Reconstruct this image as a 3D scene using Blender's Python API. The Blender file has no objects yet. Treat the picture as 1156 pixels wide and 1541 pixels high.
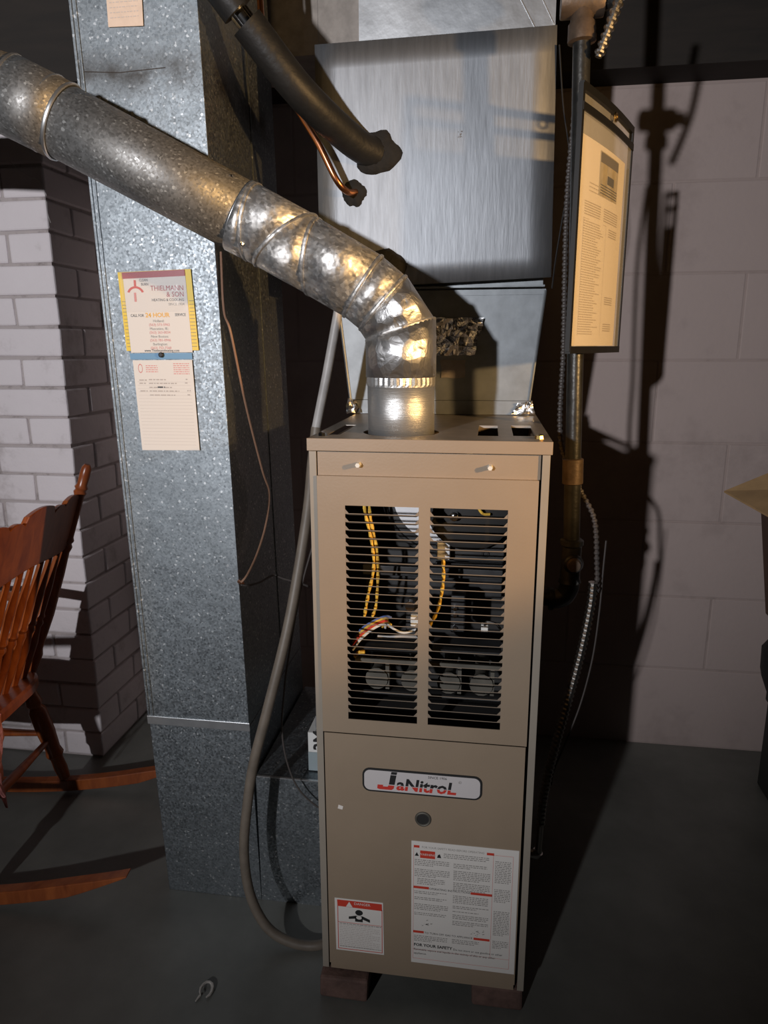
import bpy, bmesh, math, random
from mathutils import Vector, Matrix
random.seed(7)
R = math.radians
scene = bpy.context.scene
COL = scene.collection

# ------------------------------------------------------------------ camera
cam_data = bpy.data.cameras.new('camera')
cam = bpy.data.objects.new('camera', cam_data)
COL.objects.link(cam)
scene.camera = cam
FPX = 1064.74
cam_data.sensor_fit = 'VERTICAL'
cam_data.sensor_height = 36.0
cam_data.lens = 36.0 * FPX / 1541.0
cam_data.clip_start = 0.02
f = Vector((-0.14390204, 0.96297219, -0.22798413))
r = Vector((0.98912242, 0.1470606, -0.00316453))
u = Vector((-0.03048013, 0.22595959, 0.97365971))
m = Matrix.Identity(4)
for i in range(3):
    m[i][0], m[i][1], m[i][2] = r[i], u[i], -f[i]
m.translation = Vector((0.11257, -1.28907, 1.42127))
cam.matrix_world = m

# ------------------------------------------------------------------ world, lights, exposure
world = bpy.data.worlds.new('world'); scene.world = world
world.use_nodes = True
world.node_tree.nodes['Background'].inputs[0].default_value = (1.0, 0.66, 0.45, 1)
world.node_tree.nodes['Background'].inputs[1].default_value = 0.008
vs = scene.view_settings
vs.view_transform = 'Standard'; vs.look = 'None'; vs.gamma = 1.0; vs.exposure = 0.0
vs.use_curve_mapping = False

def lamp(name, kind, loc, aim, power, colr, size, cone=None, blend=0.4):
    d = bpy.data.lights.new(name, kind)
    d.energy = power; d.color = colr
    d.shadow_soft_size = size
    if kind == 'SPOT':
        d.spot_size = R(cone); d.spot_blend = blend
    o = bpy.data.objects.new(name, d); COL.objects.link(o)
    o.location = loc
    o.rotation_euler = (Vector(aim) - Vector(loc)).to_track_quat('-Z', 'Y').to_euler()
    return o

# white work light standing behind the photographer on the left, warm clamp lamp on the right
lamp('work_light', 'SPOT', (-1.25, -3.9, 1.90), (-0.55, 0.40, 1.80), 520, (0.96, 0.96, 1.0), 0.055, 61, 1.0)
lamp('clamp_lamp_light', 'SPOT', (1.45, -0.85, 1.60), (-0.25, 0.05, 1.74), 130, (1.0, 0.60, 0.24), 0.035, 62, 0.35)

# ------------------------------------------------------------------ materials
def new_mat(name):
    mt = bpy.data.materials.new(name); mt.use_nodes = True
    nt = mt.node_tree
    return mt, nt, nt.nodes['Principled BSDF']

def node(nt, typ, **kw):
    n = nt.nodes.new(typ)
    for k, v in kw.items():
        if k.startswith('i_'):
            n.inputs[k[2:].replace('_', ' ')].default_value = v
        else:
            setattr(n, k, v)
    return n

def ramp(nt, stops):
    n = nt.nodes.new('ShaderNodeValToRGB')
    el = n.color_ramp.elements
    while len(el) < len(stops): el.new(0.5)
    for e, (p, c) in zip(el, stops):
        e.position = p; e.color = (c[0], c[1], c[2], 1)
    return n

def plain(name, c, rough=0.6, metal=0.0, noise=0.0, nscale=8.0, bump=0.0, bscale=60.0, stretch=(1, 1, 1), spec=0.5, coat=0.0):
    mt, nt, b = new_mat(name)
    b.inputs['Roughness'].default_value = rough
    b.inputs['Metallic'].default_value = metal
    b.inputs['Specular IOR Level'].default_value = spec
    b.inputs['Coat Weight'].default_value = coat
    b.inputs['Base Color'].default_value = (*c, 1)
    L = nt.links
    tc = node(nt, 'ShaderNodeTexCoord')
    mp = node(nt, 'ShaderNodeMapping'); mp.inputs['Scale'].default_value = stretch
    L.new(tc.outputs['Object'], mp.inputs['Vector'])
    if noise:
        n = node(nt, 'ShaderNodeTexNoise', i_Scale=nscale, i_Detail=5.0, i_Roughness=0.6)
        L.new(mp.outputs['Vector'], n.inputs['Vector'])
        rp = ramp(nt, [(0.3, [x * (1 - noise) for x in c]), (0.7, [min(1, x * (1 + noise)) for x in c])])
        L.new(n.outputs['Fac'], rp.inputs['Fac'])
        L.new(rp.outputs['Color'], b.inputs['Base Color'])
    if bump:
        n2 = node(nt, 'ShaderNodeTexNoise', i_Scale=bscale, i_Detail=4.0)
        L.new(mp.outputs['Vector'], n2.inputs['Vector'])
        bp = node(nt, 'ShaderNodeBump', i_Strength=bump, i_Distance=0.004)
        L.new(n2.outputs['Fac'], bp.inputs['Height'])
        L.new(bp.outputs['Normal'], b.inputs['Normal'])
    return mt

def galvanized(name, lo, mid, hi, rough=0.42, metal=0.8, scale=130.0, bump=0.25, fleck=0.06, dent=0.35, dscale=9.0):
    """zinc spangle: cells of different tone plus a few bright crystals"""
    mt, nt, b = new_mat(name); L = nt.links
    tc = node(nt, 'ShaderNodeTexCoord')
    v = node(nt, 'ShaderNodeTexVoronoi', i_Scale=scale, i_Randomness=1.0)
    L.new(tc.outputs['Object'], v.inputs['Vector'])
    sep = node(nt, 'ShaderNodeSeparateColor'); L.new(v.outputs['Color'], sep.inputs['Color'])
    rp = ramp(nt, [(0.0, lo), (0.55, mid), (1 - fleck, mid), (1 - fleck * 0.5, hi)])
    L.new(sep.outputs['Red'], rp.inputs['Fac'])
    n = node(nt, 'ShaderNodeTexNoise', i_Scale=3.0, i_Detail=6.0, i_Roughness=0.65)
    L.new(tc.outputs['Object'], n.inputs['Vector'])
    mr = node(nt, 'ShaderNodeMapRange', i_To_Min=0.72, i_To_Max=1.15)
    L.new(n.outputs['Fac'], mr.inputs['Value'])
    mx = node(nt, 'ShaderNodeMix', data_type='RGBA', blend_type='MULTIPLY')
    mx.inputs['Factor'].default_value = 1.0
    L.new(rp.outputs['Color'], mx.inputs['A']); L.new(mr.outputs['Result'], mx.inputs['B'])
    L.new(mx.outputs['Result'], b.inputs['Base Color'])
    b.inputs['Metallic'].default_value = metal
    rr = node(nt, 'ShaderNodeMapRange', i_To_Min=rough - 0.08, i_To_Max=rough + 0.14)
    L.new(sep.outputs['Green'], rr.inputs['Value']); L.new(rr.outputs['Result'], b.inputs['Roughness'])
    bp = node(nt, 'ShaderNodeBump', i_Strength=bump, i_Distance=0.002)
    L.new(sep.outputs['Blue'], bp.inputs['Height'])
    n3 = node(nt, 'ShaderNodeTexNoise', i_Scale=dscale, i_Detail=2.0)
    L.new(tc.outputs['Object'], n3.inputs['Vector'])
    bp2 = node(nt, 'ShaderNodeBump', i_Strength=dent, i_Distance=0.006)
    L.new(n3.outputs['Fac'], bp2.inputs['Height']); L.new(bp.outputs['Normal'], bp2.inputs['Normal'])
    L.new(bp2.outputs['Normal'], b.inputs['Normal'])
    return mt

def painted_masonry(name, c, dirt, nscale=5.0, bump=0.5):
    mt, nt, b = new_mat(name); L = nt.links
    tc = node(nt, 'ShaderNodeTexCoord')
    oi = node(nt, 'ShaderNodeObjectInfo')
    add = node(nt, 'ShaderNodeVectorMath', operation='ADD')
    L.new(tc.outputs['Object'], add.inputs[0]); L.new(oi.outputs['Location'], add.inputs[1])
    n = node(nt, 'ShaderNodeTexNoise', i_Scale=nscale, i_Detail=7.0, i_Roughness=0.68)
    L.new(add.outputs['Vector'], n.inputs['Vector'])
    rp = ramp(nt, [(0.26, dirt), (0.46, c), (1.0, [min(1, x * 1.08) for x in c])])
    L.new(n.outputs['Fac'], rp.inputs['Fac']); L.new(rp.outputs['Color'], b.inputs['Base Color'])
    b.inputs['Roughness'].default_value = 0.75
    n2 = node(nt, 'ShaderNodeTexNoise', i_Scale=55.0, i_Detail=6.0)
    L.new(add.outputs['Vector'], n2.inputs['Vector'])
    bp = node(nt, 'ShaderNodeBump', i_Strength=bump, i_Distance=0.003)
    L.new(n2.outputs['Fac'], bp.inputs['Height']); L.new(bp.outputs['Normal'], b.inputs['Normal'])
    return mt

def wood(name, c1, c2, scale=(18, 18, 2.5), rough=0.35):
    mt, nt, b = new_mat(name); L = nt.links
    tc = node(nt, 'ShaderNodeTexCoord')
    mp = node(nt, 'ShaderNodeMapping'); mp.inputs['Scale'].default_value = scale
    L.new(tc.outputs['Object'], mp.inputs['Vector'])
    n = node(nt, 'ShaderNodeTexNoise', i_Scale=2.2, i_Detail=7.0, i_Roughness=0.6, i_Distortion=0.8)
    L.new(mp.outputs['Vector'], n.inputs['Vector'])
    rp = ramp(nt, [(0.3, c1), (0.68, c2)])
    L.new(n.outputs['Fac'], rp.inputs['Fac']); L.new(rp.outputs['Color'], b.inputs['Base Color'])
    b.inputs['Roughness'].default_value = rough
    return mt

def foil(name, c=(0.86, 0.87, 0.88), rough=0.2, bscale=38.0, strength=0.9):
    mt, nt, b = new_mat(name); L = nt.links
    b.inputs['Base Color'].default_value = (*c, 1)
    b.inputs['Metallic'].default_value = 1.0
    b.inputs['Roughness'].default_value = rough
    tc = node(nt, 'ShaderNodeTexCoord')
    v = node(nt, 'ShaderNodeTexVoronoi', i_Scale=bscale, feature='F1')
    n = node(nt, 'ShaderNodeTexNoise', i_Scale=bscale * 0.7, i_Detail=4.0, i_Distortion=1.2)
    L.new(tc.outputs['Object'], v.inputs['Vector']); L.new(tc.outputs['Object'], n.inputs['Vector'])
    ad = node(nt, 'ShaderNodeMath', operation='ADD')
    L.new(v.outputs['Distance'], ad.inputs[0]); L.new(n.outputs['Fac'], ad.inputs[1])
    bp = node(nt, 'ShaderNodeBump', i_Strength=strength, i_Distance=0.006)
    L.new(ad.outputs['Value'], bp.inputs['Height']); L.new(bp.outputs['Normal'], b.inputs['Normal'])
    return mt

def split_colour(name, upper, lower, z_cut, gap, white):
    """printed lettering: black above, red below with a pale gap between (flat print)"""
    mt, nt, b = new_mat(name); L = nt.links
    tc = node(nt, 'ShaderNodeTexCoord')
    sp = node(nt, 'ShaderNodeSeparateXYZ'); L.new(tc.outputs['Object'], sp.inputs['Vector'])
    rp = ramp(nt, [(0.0, lower), (0.5 - gap, white), (0.5 + gap, upper)])
    rp.color_ramp.interpolation = 'CONSTANT'
    mr = node(nt, 'ShaderNodeMapRange', i_From_Min=z_cut - 0.05, i_From_Max=z_cut + 0.05)
    L.new(sp.outputs['Z'], mr.inputs['Value']); L.new(mr.outputs['Result'], rp.inputs['Fac'])
    L.new(rp.outputs['Color'], b.inputs['Base Color'])
    b.inputs['Roughness'].default_value = 0.5
    return mt

M = {}
M['galv'] = galvanized('galvanized_duct', (0.23, 0.255, 0.272), (0.32, 0.35, 0.37), (0.62, 0.64, 0.65), 0.49, 1.0, 230, 0.14, 0.035)
M['galv_riser'] = galvanized('galvanized_riser', (0.23, 0.255, 0.272), (0.32, 0.35, 0.37), (0.62, 0.64, 0.65), 0.49, 1.0, 230, 0.14, 0.035)
def smudge(mt, z0, half, dark):
    """sooty stain band at one height, broken up by noise"""
    nt = mt.node_tree; L = nt.links; b = nt.nodes['Principled BSDF']
    src = b.inputs['Base Color'].links[0].from_socket
    tc = node(nt, 'ShaderNodeTexCoord'); sp = node(nt, 'ShaderNodeSeparateXYZ'); L.new(tc.outputs['Object'], sp.inputs['Vector'])
    n = node(nt, 'ShaderNodeTexNoise', i_Scale=9.0, i_Detail=6.0); L.new(tc.outputs['Object'], n.inputs['Vector'])
    a = node(nt, 'ShaderNodeMath', operation='SUBTRACT'); a.inputs[1].default_value = z0; L.new(sp.outputs['Z'], a.inputs[0])
    c = node(nt, 'ShaderNodeMath', operation='ABSOLUTE'); L.new(a.outputs[0], c.inputs[0])
    mr = node(nt, 'ShaderNodeMapRange', i_From_Min=half, i_From_Max=0.004, i_To_Min=0.0, i_To_Max=1.0); L.new(c.outputs[0], mr.inputs['Value'])
    nr = node(nt, 'ShaderNodeMapRange', i_From_Min=0.34, i_From_Max=0.56); L.new(n.outputs['Fac'], nr.inputs['Value'])
    mu = node(nt, 'ShaderNodeMath', operation='MULTIPLY'); L.new(mr.outputs['Result'], mu.inputs[0]); L.new(nr.outputs['Result'], mu.inputs[1])
    mx = node(nt, 'ShaderNodeMix', data_type='RGBA'); L.new(mu.outputs[0], mx.inputs['Factor']); L.new(src, mx.inputs['A']); mx.inputs['B'].default_value = (*dark, 1)
    L.new(mx.outputs['Result'], b.inputs['Base Color'])
smudge(M['galv_riser'], 1.968, 0.055, (0.09, 0.085, 0.08))
M['galv_pipe'] = galvanized('galvanized_pipe', (0.22, 0.215, 0.205), (0.31, 0.305, 0.295), (0.55, 0.55, 0.53), 0.52, 0.75, 260, 0.06, 0.06)
M['elbow'] = galvanized('galvanized_elbow', (0.52, 0.51, 0.50), (0.68, 0.67, 0.65), (1.0, 1.0, 0.98), 0.42, 0.85, 150, 0.10, 0.10, 0.75, 34.0)
M['collar'] = plain('galvanized_collar', (0.62, 0.62, 0.61), 0.38, 0.8, 0.10, 25, 0.22, 9, (2, 2, 120))
M['panel'] = plain('sheet_panel', (0.26, 0.272, 0.29), 0.50, 0.72, 0.14, 14, 0.10, 30, (6, 6, 0.7))
M['sheet'] = plain('sheet_transition', (0.21, 0.228, 0.242), 0.5, 0.6, 0.15, 20, 0.08, 30)
M['sheet_up'] = plain('sheet_plenum', (0.62, 0.64, 0.66), 0.34, 0.95, 0.2, 10, 0.25, 14)
M['brown_sheet'] = plain('sheet_trunk', (0.30, 0.265, 0.235), 0.5, 0.25, 0.2, 30)
M['cleat'] = plain('drive_cleat_metal', (0.72, 0.73, 0.74), 0.35, 0.9, 0.1, 30)
M['foil'] = foil('foil_tape', rough=0.26, strength=0.6)
M['foil_wrap'] = foil('foil_wrap', (0.80, 0.80, 0.80), 0.42, 40, 0.5)
M['paint'] = plain('furnace_paint', (0.31, 0.235, 0.165), 0.42, 0.0, 0.05, 5, 0.04, 220)
M['post'] = plain('furnace_post_paint', (0.31, 0.27, 0.22), 0.40, 0.0, 0.06, 8)
M['top'] = plain('furnace_top_metal', (0.34, 0.30, 0.26), 0.42, 0.6, 0.18, 20)
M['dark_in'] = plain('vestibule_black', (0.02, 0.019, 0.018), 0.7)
M['louver'] = plain('louver_paint', (0.26, 0.20, 0.145), 0.5)
M['white_metal'] = plain('bright_aluminium', (0.80, 0.80, 0.82), 0.4, 0.25, 0.06, 30, 0.0, 30, (1, 1, 4))
M['grey_metal'] = plain('dull_grey_steel', (0.17, 0.17, 0.17), 0.42, 0.75, 0.2, 20)
M['inner'] = plain('shaded_vestibule_steel', (0.045, 0.045, 0.046), 0.5, 0.5, 0.3, 25)  # grey steel again, its colour darkened for the shade behind the louvres
M['cast'] = plain('cast_burner', (0.13, 0.12, 0.10), 0.6, 0.5, 0.2, 20)
M['chrome'] = plain('chrome', (0.8, 0.8, 0.8), 0.15, 1.0)
M['brass'] = plain('brass', (0.75, 0.5, 0.18), 0.25, 1.0)
M['yellow_wire'] = plain('yellow_braid', (0.80, 0.45, 0.06), 0.6, 0, 0.4, 120)
M['red_wire'] = plain('red_wire', (0.55, 0.05, 0.03), 0.5)
M['white_wire'] = plain('white_wire', (0.7, 0.68, 0.64), 0.5)
M['blue_wire'] = plain('blue_wire', (0.10, 0.15, 0.35), 0.5)
M['plastic_white'] = plain('white_connector', (0.75, 0.74, 0.70), 0.4)
M['black_iron'] = plain('black_iron', (0.045, 0.045, 0.043), 0.36, 0.6, 0.3, 40, 0.15, 120)
M['rusty_iron'] = plain('rusty_iron', (0.12, 0.085, 0.06), 0.5, 0.5, 0.35, 30, 0.3, 60)
M['black_foam'] = plain('black_foam', (0.013, 0.013, 0.013), 0.5, 0, 0.2, 40, 0.3, 60)
M['black_gunk'] = plain('black_sealant', (0.012, 0.011, 0.010), 0.9, 0, 0.3, 60, 0.6, 90)
M['copper'] = plain('copper', (0.62, 0.27, 0.14), 0.28, 1.0, 0.2, 30)
M['conduit'] = plain('armoured_conduit', (0.55, 0.53, 0.50), 0.32, 1.0)
M['grey_tube'] = plain('grey_tube', (0.42, 0.40, 0.38), 0.45, 0, 0.15, 20)
M['brown_hose'] = plain('brown_hose', (0.17, 0.14, 0.11), 0.5, 0, 0.2, 20)
M['dark_wire'] = plain('dark_cable', (0.07, 0.06, 0.055), 0.5)
M['brown_wire'] = plain('brown_cable', (0.30, 0.17, 0.11), 0.5)
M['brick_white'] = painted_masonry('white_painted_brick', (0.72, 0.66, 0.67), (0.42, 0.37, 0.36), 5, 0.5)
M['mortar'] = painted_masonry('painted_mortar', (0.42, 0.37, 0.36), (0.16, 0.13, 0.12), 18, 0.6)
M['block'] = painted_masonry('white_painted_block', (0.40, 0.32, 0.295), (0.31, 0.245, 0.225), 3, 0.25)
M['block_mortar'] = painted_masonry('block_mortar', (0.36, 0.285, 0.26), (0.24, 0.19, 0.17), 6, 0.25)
M['plain_wall'] = plain('plain_wall', (0.07, 0.06, 0.055), 0.8, 0, 0.1, 3)
M['floor'] = plain('grey_green_floor_paint', (0.17, 0.172, 0.155), 0.42, 0, 0.22, 4, 0.12, 30)
M['joist'] = wood('dark_joist_wood', (0.011, 0.008, 0.006), (0.02, 0.014, 0.010), (2, 14, 14), 0.8)
M['red_brick'] = plain('red_brick', (0.13, 0.075, 0.06), 0.85, 0, 0.35, 25, 0.6, 60)
M['chair'] = wood('chair_wood', (0.20, 0.045, 0.014), (0.38, 0.105, 0.028), (14, 14, 3), 0.3)
M['ribbon'] = plain('pink_cloth', (0.45, 0.17, 0.16), 0.9, 0, 0.2, 60, 0.4, 150)
M['cardboard'] = plain('cardboard_tan', (0.42, 0.27, 0.13), 0.8, 0, 0.15, 12)
M['carton'] = plain('carton_dark_brown', (0.085, 0.045, 0.03), 0.8, 0, 0.2, 12)
M['black_bag'] = plain('black_cloth', (0.014, 0.014, 0.015), 0.8, 0, 0.3, 20, 0.5, 40)
M['trunk'] = plain('trunk_dark_green', (0.022, 0.024, 0.022), 0.6, 0, 0.2, 12)
M['paper'] = plain('paper_cream', (0.80, 0.74, 0.68), 0.6)
M['paper_white'] = plain('paper_white', (0.78, 0.74, 0.69), 0.45)
M['paper_form'] = plain('paper_form', (0.64, 0.57, 0.48), 0.6)
M['paper_tan'] = plain('paper_tan', (0.78, 0.62, 0.50), 0.7, 0, 0.06, 60)
M['ink'] = plain('black_ink', (0.02, 0.02, 0.02), 0.5)
M['grey_ink'] = plain('grey_ink', (0.30, 0.28, 0.26), 0.6)
M['pale_ink'] = plain('pale_ink', (0.60, 0.54, 0.50), 0.6)
M['form_ink'] = plain('form_ink', (0.36, 0.29, 0.21), 0.6)
M['pen_ink'] = plain('pen_ink', (0.50, 0.44, 0.40), 0.6)
M['red_ink'] = plain('red_ink', (0.62, 0.055, 0.03), 0.5)
M['maroon_ink'] = plain('maroon_ink', (0.40, 0.03, 0.04), 0.4)
M['rose_ink'] = plain('rose_ink', (0.70, 0.25, 0.22), 0.5)
M['orange_ink'] = plain('orange_ink', (0.85, 0.45, 0.06), 0.5)
M['yellow'] = plain('yellow_card', (0.85, 0.60, 0.06), 0.45)
M['blue'] = plain('blue_band', (0.16, 0.33, 0.52), 0.5)
M['olive_photo'] = plain('photo_sticker', (0.30, 0.24, 0.13), 0.5, 0, 0.25, 50)
M['vinyl_edge'] = plain('black_vinyl', (0.006, 0.006, 0.006), 0.5)
M['filter_white'] = plain('filter_white', (0.72, 0.72, 0.70), 0.6)
M['filter_blue'] = plain('filter_blue_grey', (0.30, 0.36, 0.38), 0.6)
M['debris'] = plain('pale_plastic', (0.55, 0.52, 0.48), 0.4)
M['badge_white'] = plain('badge_white', (0.62, 0.58, 0.57), 0.35)
M['logo'] = split_colour('logo_letters', (0.02, 0.02, 0.02), (0.60, 0.045, 0.03), 0.5395, 0.006, (0.62, 0.58, 0.57))
mt, nt, b = new_mat('clear_vinyl')
b.inputs['Base Color'].default_value = (0.85, 0.85, 0.87, 1)
b.inputs['Roughness'].default_value = 0.12
b.inputs['Alpha'].default_value = 0.13
M['clear'] = mt
mt, nt, b = new_mat('cobweb_thread')
b.inputs['Base Color'].default_value = (0.5, 0.47, 0.44, 1); b.inputs['Roughness'].default_value = 0.9
M['web'] = mt

# ------------------------------------------------------------------ mesh helpers
class MB:
    """collects shapes for ONE mesh object"""
    def __init__(self): self.v = []; self.f = []
    def quad(self, a, b, c, d):
        n = len(self.v); self.v += [tuple(a), tuple(b), tuple(c), tuple(d)]; self.f.append((n, n+1, n+2, n+3)); return self
    def hexa(self, p):
        """p: 4 bottom corners then 4 top corners, both counter-clockwise from above"""
        n = len(self.v); self.v += [tuple(q) for q in p]
        for q in ((3,2,1,0),(4,5,6,7),(0,1,5,4),(1,2,6,5),(2,3,7,6),(3,0,4,7)): self.f.append(tuple(n+i for i in q))
        return self
    def box(self, x0, x1, y0, y1, z0, z1):
        return self.hexa([(x0,y0,z0),(x1,y0,z0),(x1,y1,z0),(x0,y1,z0),(x0,y0,z1),(x1,y0,z1),(x1,y1,z1),(x0,y1,z1)])
    def prism_y(self, pts, y0, y1):
        """polygon in x,z extruded along y (pts counter-clockwise seen from -y)"""
        n = len(self.v); k = len(pts)
        self.v += [(x, y0, z) for x, z in pts] + [(x, y1, z) for x, z in pts]
        self.f.append(tuple(range(n, n+k))); self.f.append(tuple(range(n+2*k-1, n+k-1, -1)))
        for i in range(k):
            j = (i+1) % k; self.f.append((n+j, n+i, n+k+i, n+k+j))
        return self
    def rings(self, rings, cap=True, closed=False):
        n = len(self.v); k = len(rings[0])
        for rg in rings: self.v += [tuple(q) for q in rg]
        m = len(rings)
        for i in range(m if closed else m-1):
            a = n+i*k; b2 = n+((i+1) % m)*k
            for j in range(k):
                j2 = (j+1) % k; self.f.append((a+j, a+j2, b2+j2, b2+j))
        if cap and not closed:
            self.f.append(tuple(range(n+k-1, n-1, -1))); self.f.append(tuple(range(n+(m-1)*k, n+m*k)))
        return self
    def tube(self, pts, rad, seg=12, cap=True, wave=None):
        pts = [Vector(p) for p in pts]; rings = []; up = None
        for i, p in enumerate(pts):
            t = (pts[min(i+1, len(pts)-1)] - pts[max(i-1, 0)]).normalized()
            if up is None:
                up = Vector((0, 0, 1)) if abs(t.z) < 0.9 else Vector((1, 0, 0))
            a = t.cross(up).normalized(); up = a.cross(t).normalized()
            rr = rad[i] if isinstance(rad, (list, tuple)) else rad
            if wave: rr *= wave[i % len(wave)]
            rings.append([p + a*rr*math.cos(2*math.pi*j/seg) + up*rr*math.sin(2*math.pi*j/seg) for j in range(seg)])
        return self.rings(rings, cap)
    def turned(self, p0, p1, prof, seg=12):
        p0, p1 = Vector(p0), Vector(p1)
        return self.tube([p0.lerp(p1, t) for t, _ in prof], [q for _, q in prof], seg)
    def torus(self, c, axis, r0, r1, seg=28, seg2=8):
        c = Vector(c); ax = Vector(axis).normalized(); a = ax.orthogonal().normalized(); b2 = ax.cross(a)
        rings = []
        for i in range(seg):
            t = 2*math.pi*i/seg; d = a*math.cos(t) + b2*math.sin(t)
            rings.append([c + d*(r0 + r1*math.cos(2*math.pi*j/seg2)) + ax*r1*math.sin(2*math.pi*j/seg2) for j in range(seg2)])
        return self.rings(rings, closed=True)
    def cyl(self, p0, p1, r0, r1=None, seg=20):
        return self.tube([p0, p1], [r0, r0 if r1 is None else r1], seg)
    def build(self, name, mat, parent=None, smooth=False, bevel=0.0, base=None, loc=None):
        me = bpy.data.meshes.new(name); me.from_pydata(self.v, [], self.f); me.update()
        bm = bmesh.new(); bm.from_mesh(me); bmesh.ops.recalc_face_normals(bm, faces=bm.faces); bm.to_mesh(me); bm.free()
        me.materials.append(M[mat])
        o = bpy.data.objects.new(name, me); COL.objects.link(o)
        if loc is not None: o.location = loc
        if smooth:
            me.shade_smooth()
            try: me.set_sharp_from_angle(angle=R(40))
            except Exception: pass
        if bevel:
            md = o.modifiers.new('edge', 'BEVEL'); md.width = bevel; md.segments = 2; md.limit_method = 'ANGLE'; md.angle_limit = R(50)
        if parent is not None: attach(o, parent)
        return o

def origin_of(o):
    v = Vector(o.location); q = o.parent
    while q is not None: v += Vector(q.location) * 0; q = q.parent
    return v
def attach(o, parent):
    """parent without moving the child (things here are only translated or turned about z at their empties)"""
    o.parent = parent
    if parent.get('_rot') is None:
        o.matrix_parent_inverse = Matrix.Translation(-Vector(parent.location)) if parent.parent is None else Matrix.Translation(-Vector(parent.location))
def tag(o, label=None, cat=None, group=None, kind=None):
    if label: o['label'] = label
    if cat: o['category'] = cat
    if group: o['group'] = group
    if kind: o['kind'] = kind
    return o
def thing(name, label, cat, loc=(0, 0, 0), group=None):
    o = bpy.data.objects.new(name, None); COL.objects.link(o); o.location = loc
    o.empty_display_size = 0.05
    return tag(o, label, cat, group)
def smooth_path(pts, n=8):
    pts = [Vector(p) for p in pts]; out = []
    P = [2*pts[0]-pts[1]] + pts + [2*pts[-1]-pts[-2]]
    for i in range(1, len(P)-2):
        for k in range(n):
            t = k/n; a, b2, c, d = P[i-1], P[i], P[i+1], P[i+2]
            out.append(0.5*((2*b2) + (c-a)*t + (2*a-5*b2+4*c-d)*t*t + (3*b2-a-3*c+d)*t**3))
    out.append(pts[-1]); return out
def text(name, body, size, x, y, z, mat, parent, align='LEFT', shear=0.0, bold=0.0, rot=0.0, sx=1.0, vertical_plane=None):
    """flat lettering standing in the x,z plane, facing -y; vertical_plane: (origin, right vector) for other walls"""
    cu = bpy.data.curves.new(name, 'FONT'); cu.body = body; cu.size = size; cu.shear = shear; cu.offset = bold
    cu.align_x = align; cu.resolution_u = 2
    t = bpy.data.objects.new(name + '_tmp', cu); COL.objects.link(t)
    bpy.context.view_layer.update()
    me = bpy.data.meshes.new_from_object(t.evaluated_get(bpy.context.evaluated_depsgraph_get()))
    bpy.data.objects.remove(t); bpy.data.curves.remove(cu)
    c, s = math.cos(rot), math.sin(rot)
    for v in me.vertices:
        px, pz = v.co.x*sx, v.co.y
        px, pz = c*px - s*pz, s*px + c*pz
        if vertical_plane is None: v.co = (x+px, y, z+pz)
        else:
            rv = Vector(vertical_plane); w = Vector((x, y, z)) + rv*px + Vector((0, 0, pz)); v.co = w
    me.materials.clear(); me.materials.append(M[mat]); me.name = name
    o = bpy.data.objects.new(name, me); COL.objects.link(o)
    attach(o, parent); return o
def words(mb, x0, x1, z, h, y, rng, dens=0.8, fill=0.9, map_=None):
    """one line of unreadably small print as short bars"""
    x = x0; end = x0 + (x1-x0)*fill
    while x < end:
        w = rng.uniform(0.6, 2.6)*h; w = min(w, end-x)
        pts = [(x, z), (x+w, z), (x+w, z+h*0.55), (x, z+h*0.55)]
        mb.quad(*[(map_(a, b2) if map_ else (a, y, b2)) for a, b2 in pts])
        x += w + h*(0.5 if dens > 0.7 else 0.9)

# ------------------------------------------------------------------ the setting
def struct(o, label=None): return tag(o, label, None, None, 'structure')
struct(MB().box(-3.0, 2.7, -4.8, 2.8, -0.08, 0.0).build('floor', 'floor'))
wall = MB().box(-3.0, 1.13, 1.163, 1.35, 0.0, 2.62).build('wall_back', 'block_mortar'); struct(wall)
struct(MB().box(-3.1, -3.0, -4.8, 2.8, 0.0, 2.62).build('wall_left', 'plain_wall'))
struct(MB().box(2.7, 2.8, -4.8, 2.8, 0.0, 2.62).build('wall_right', 'plain_wall'))
struct(MB().box(-3.1, 2.8, -4.9, -4.8, 0.0, 2.62).build('wall_front', 'plain_wall'))
struct(MB().box(1.131, 2.7, 2.7, 2.8, 0.0, 2.62).build('wall_recess', 'plain_wall'))
struct(MB().box(1.05, 1.13, 1.351, 2.8, 0.0, 2.62).build('wall_passage', 'plain_wall'))
ceil = MB().box(-3.1, 2.8, -4.9, 2.85, 2.62, 2.68).build('ceiling', 'joist'); struct(ceil)
jm = None
for i in range(11):
    y = -2.9 + i*0.4
    if y > 1.0: break
    if jm is None:
        o = MB().box(-3.0, 2.7, -0.02, 0.02, 0, 0.22).build('joist', 'joist'); jm = o.data
    else:
        o = bpy.data.objects.new('joist', jm); COL.objects.link(o)
    o.location = (0, y, 2.399); o.parent = ceil
struct(MB().box(-1.2, 1.13, 1.02, 1.162, 2.185, 2.398).build('trim_1', 'joist'), 'dark timber sill plate along the top of the block wall')
struct(MB().box(-2.99, -0.785, 0.42, 0.56, 2.025, 2.398).build('trim_2', 'joist'), 'dark timber beam under the joists beside the return duct')
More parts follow.
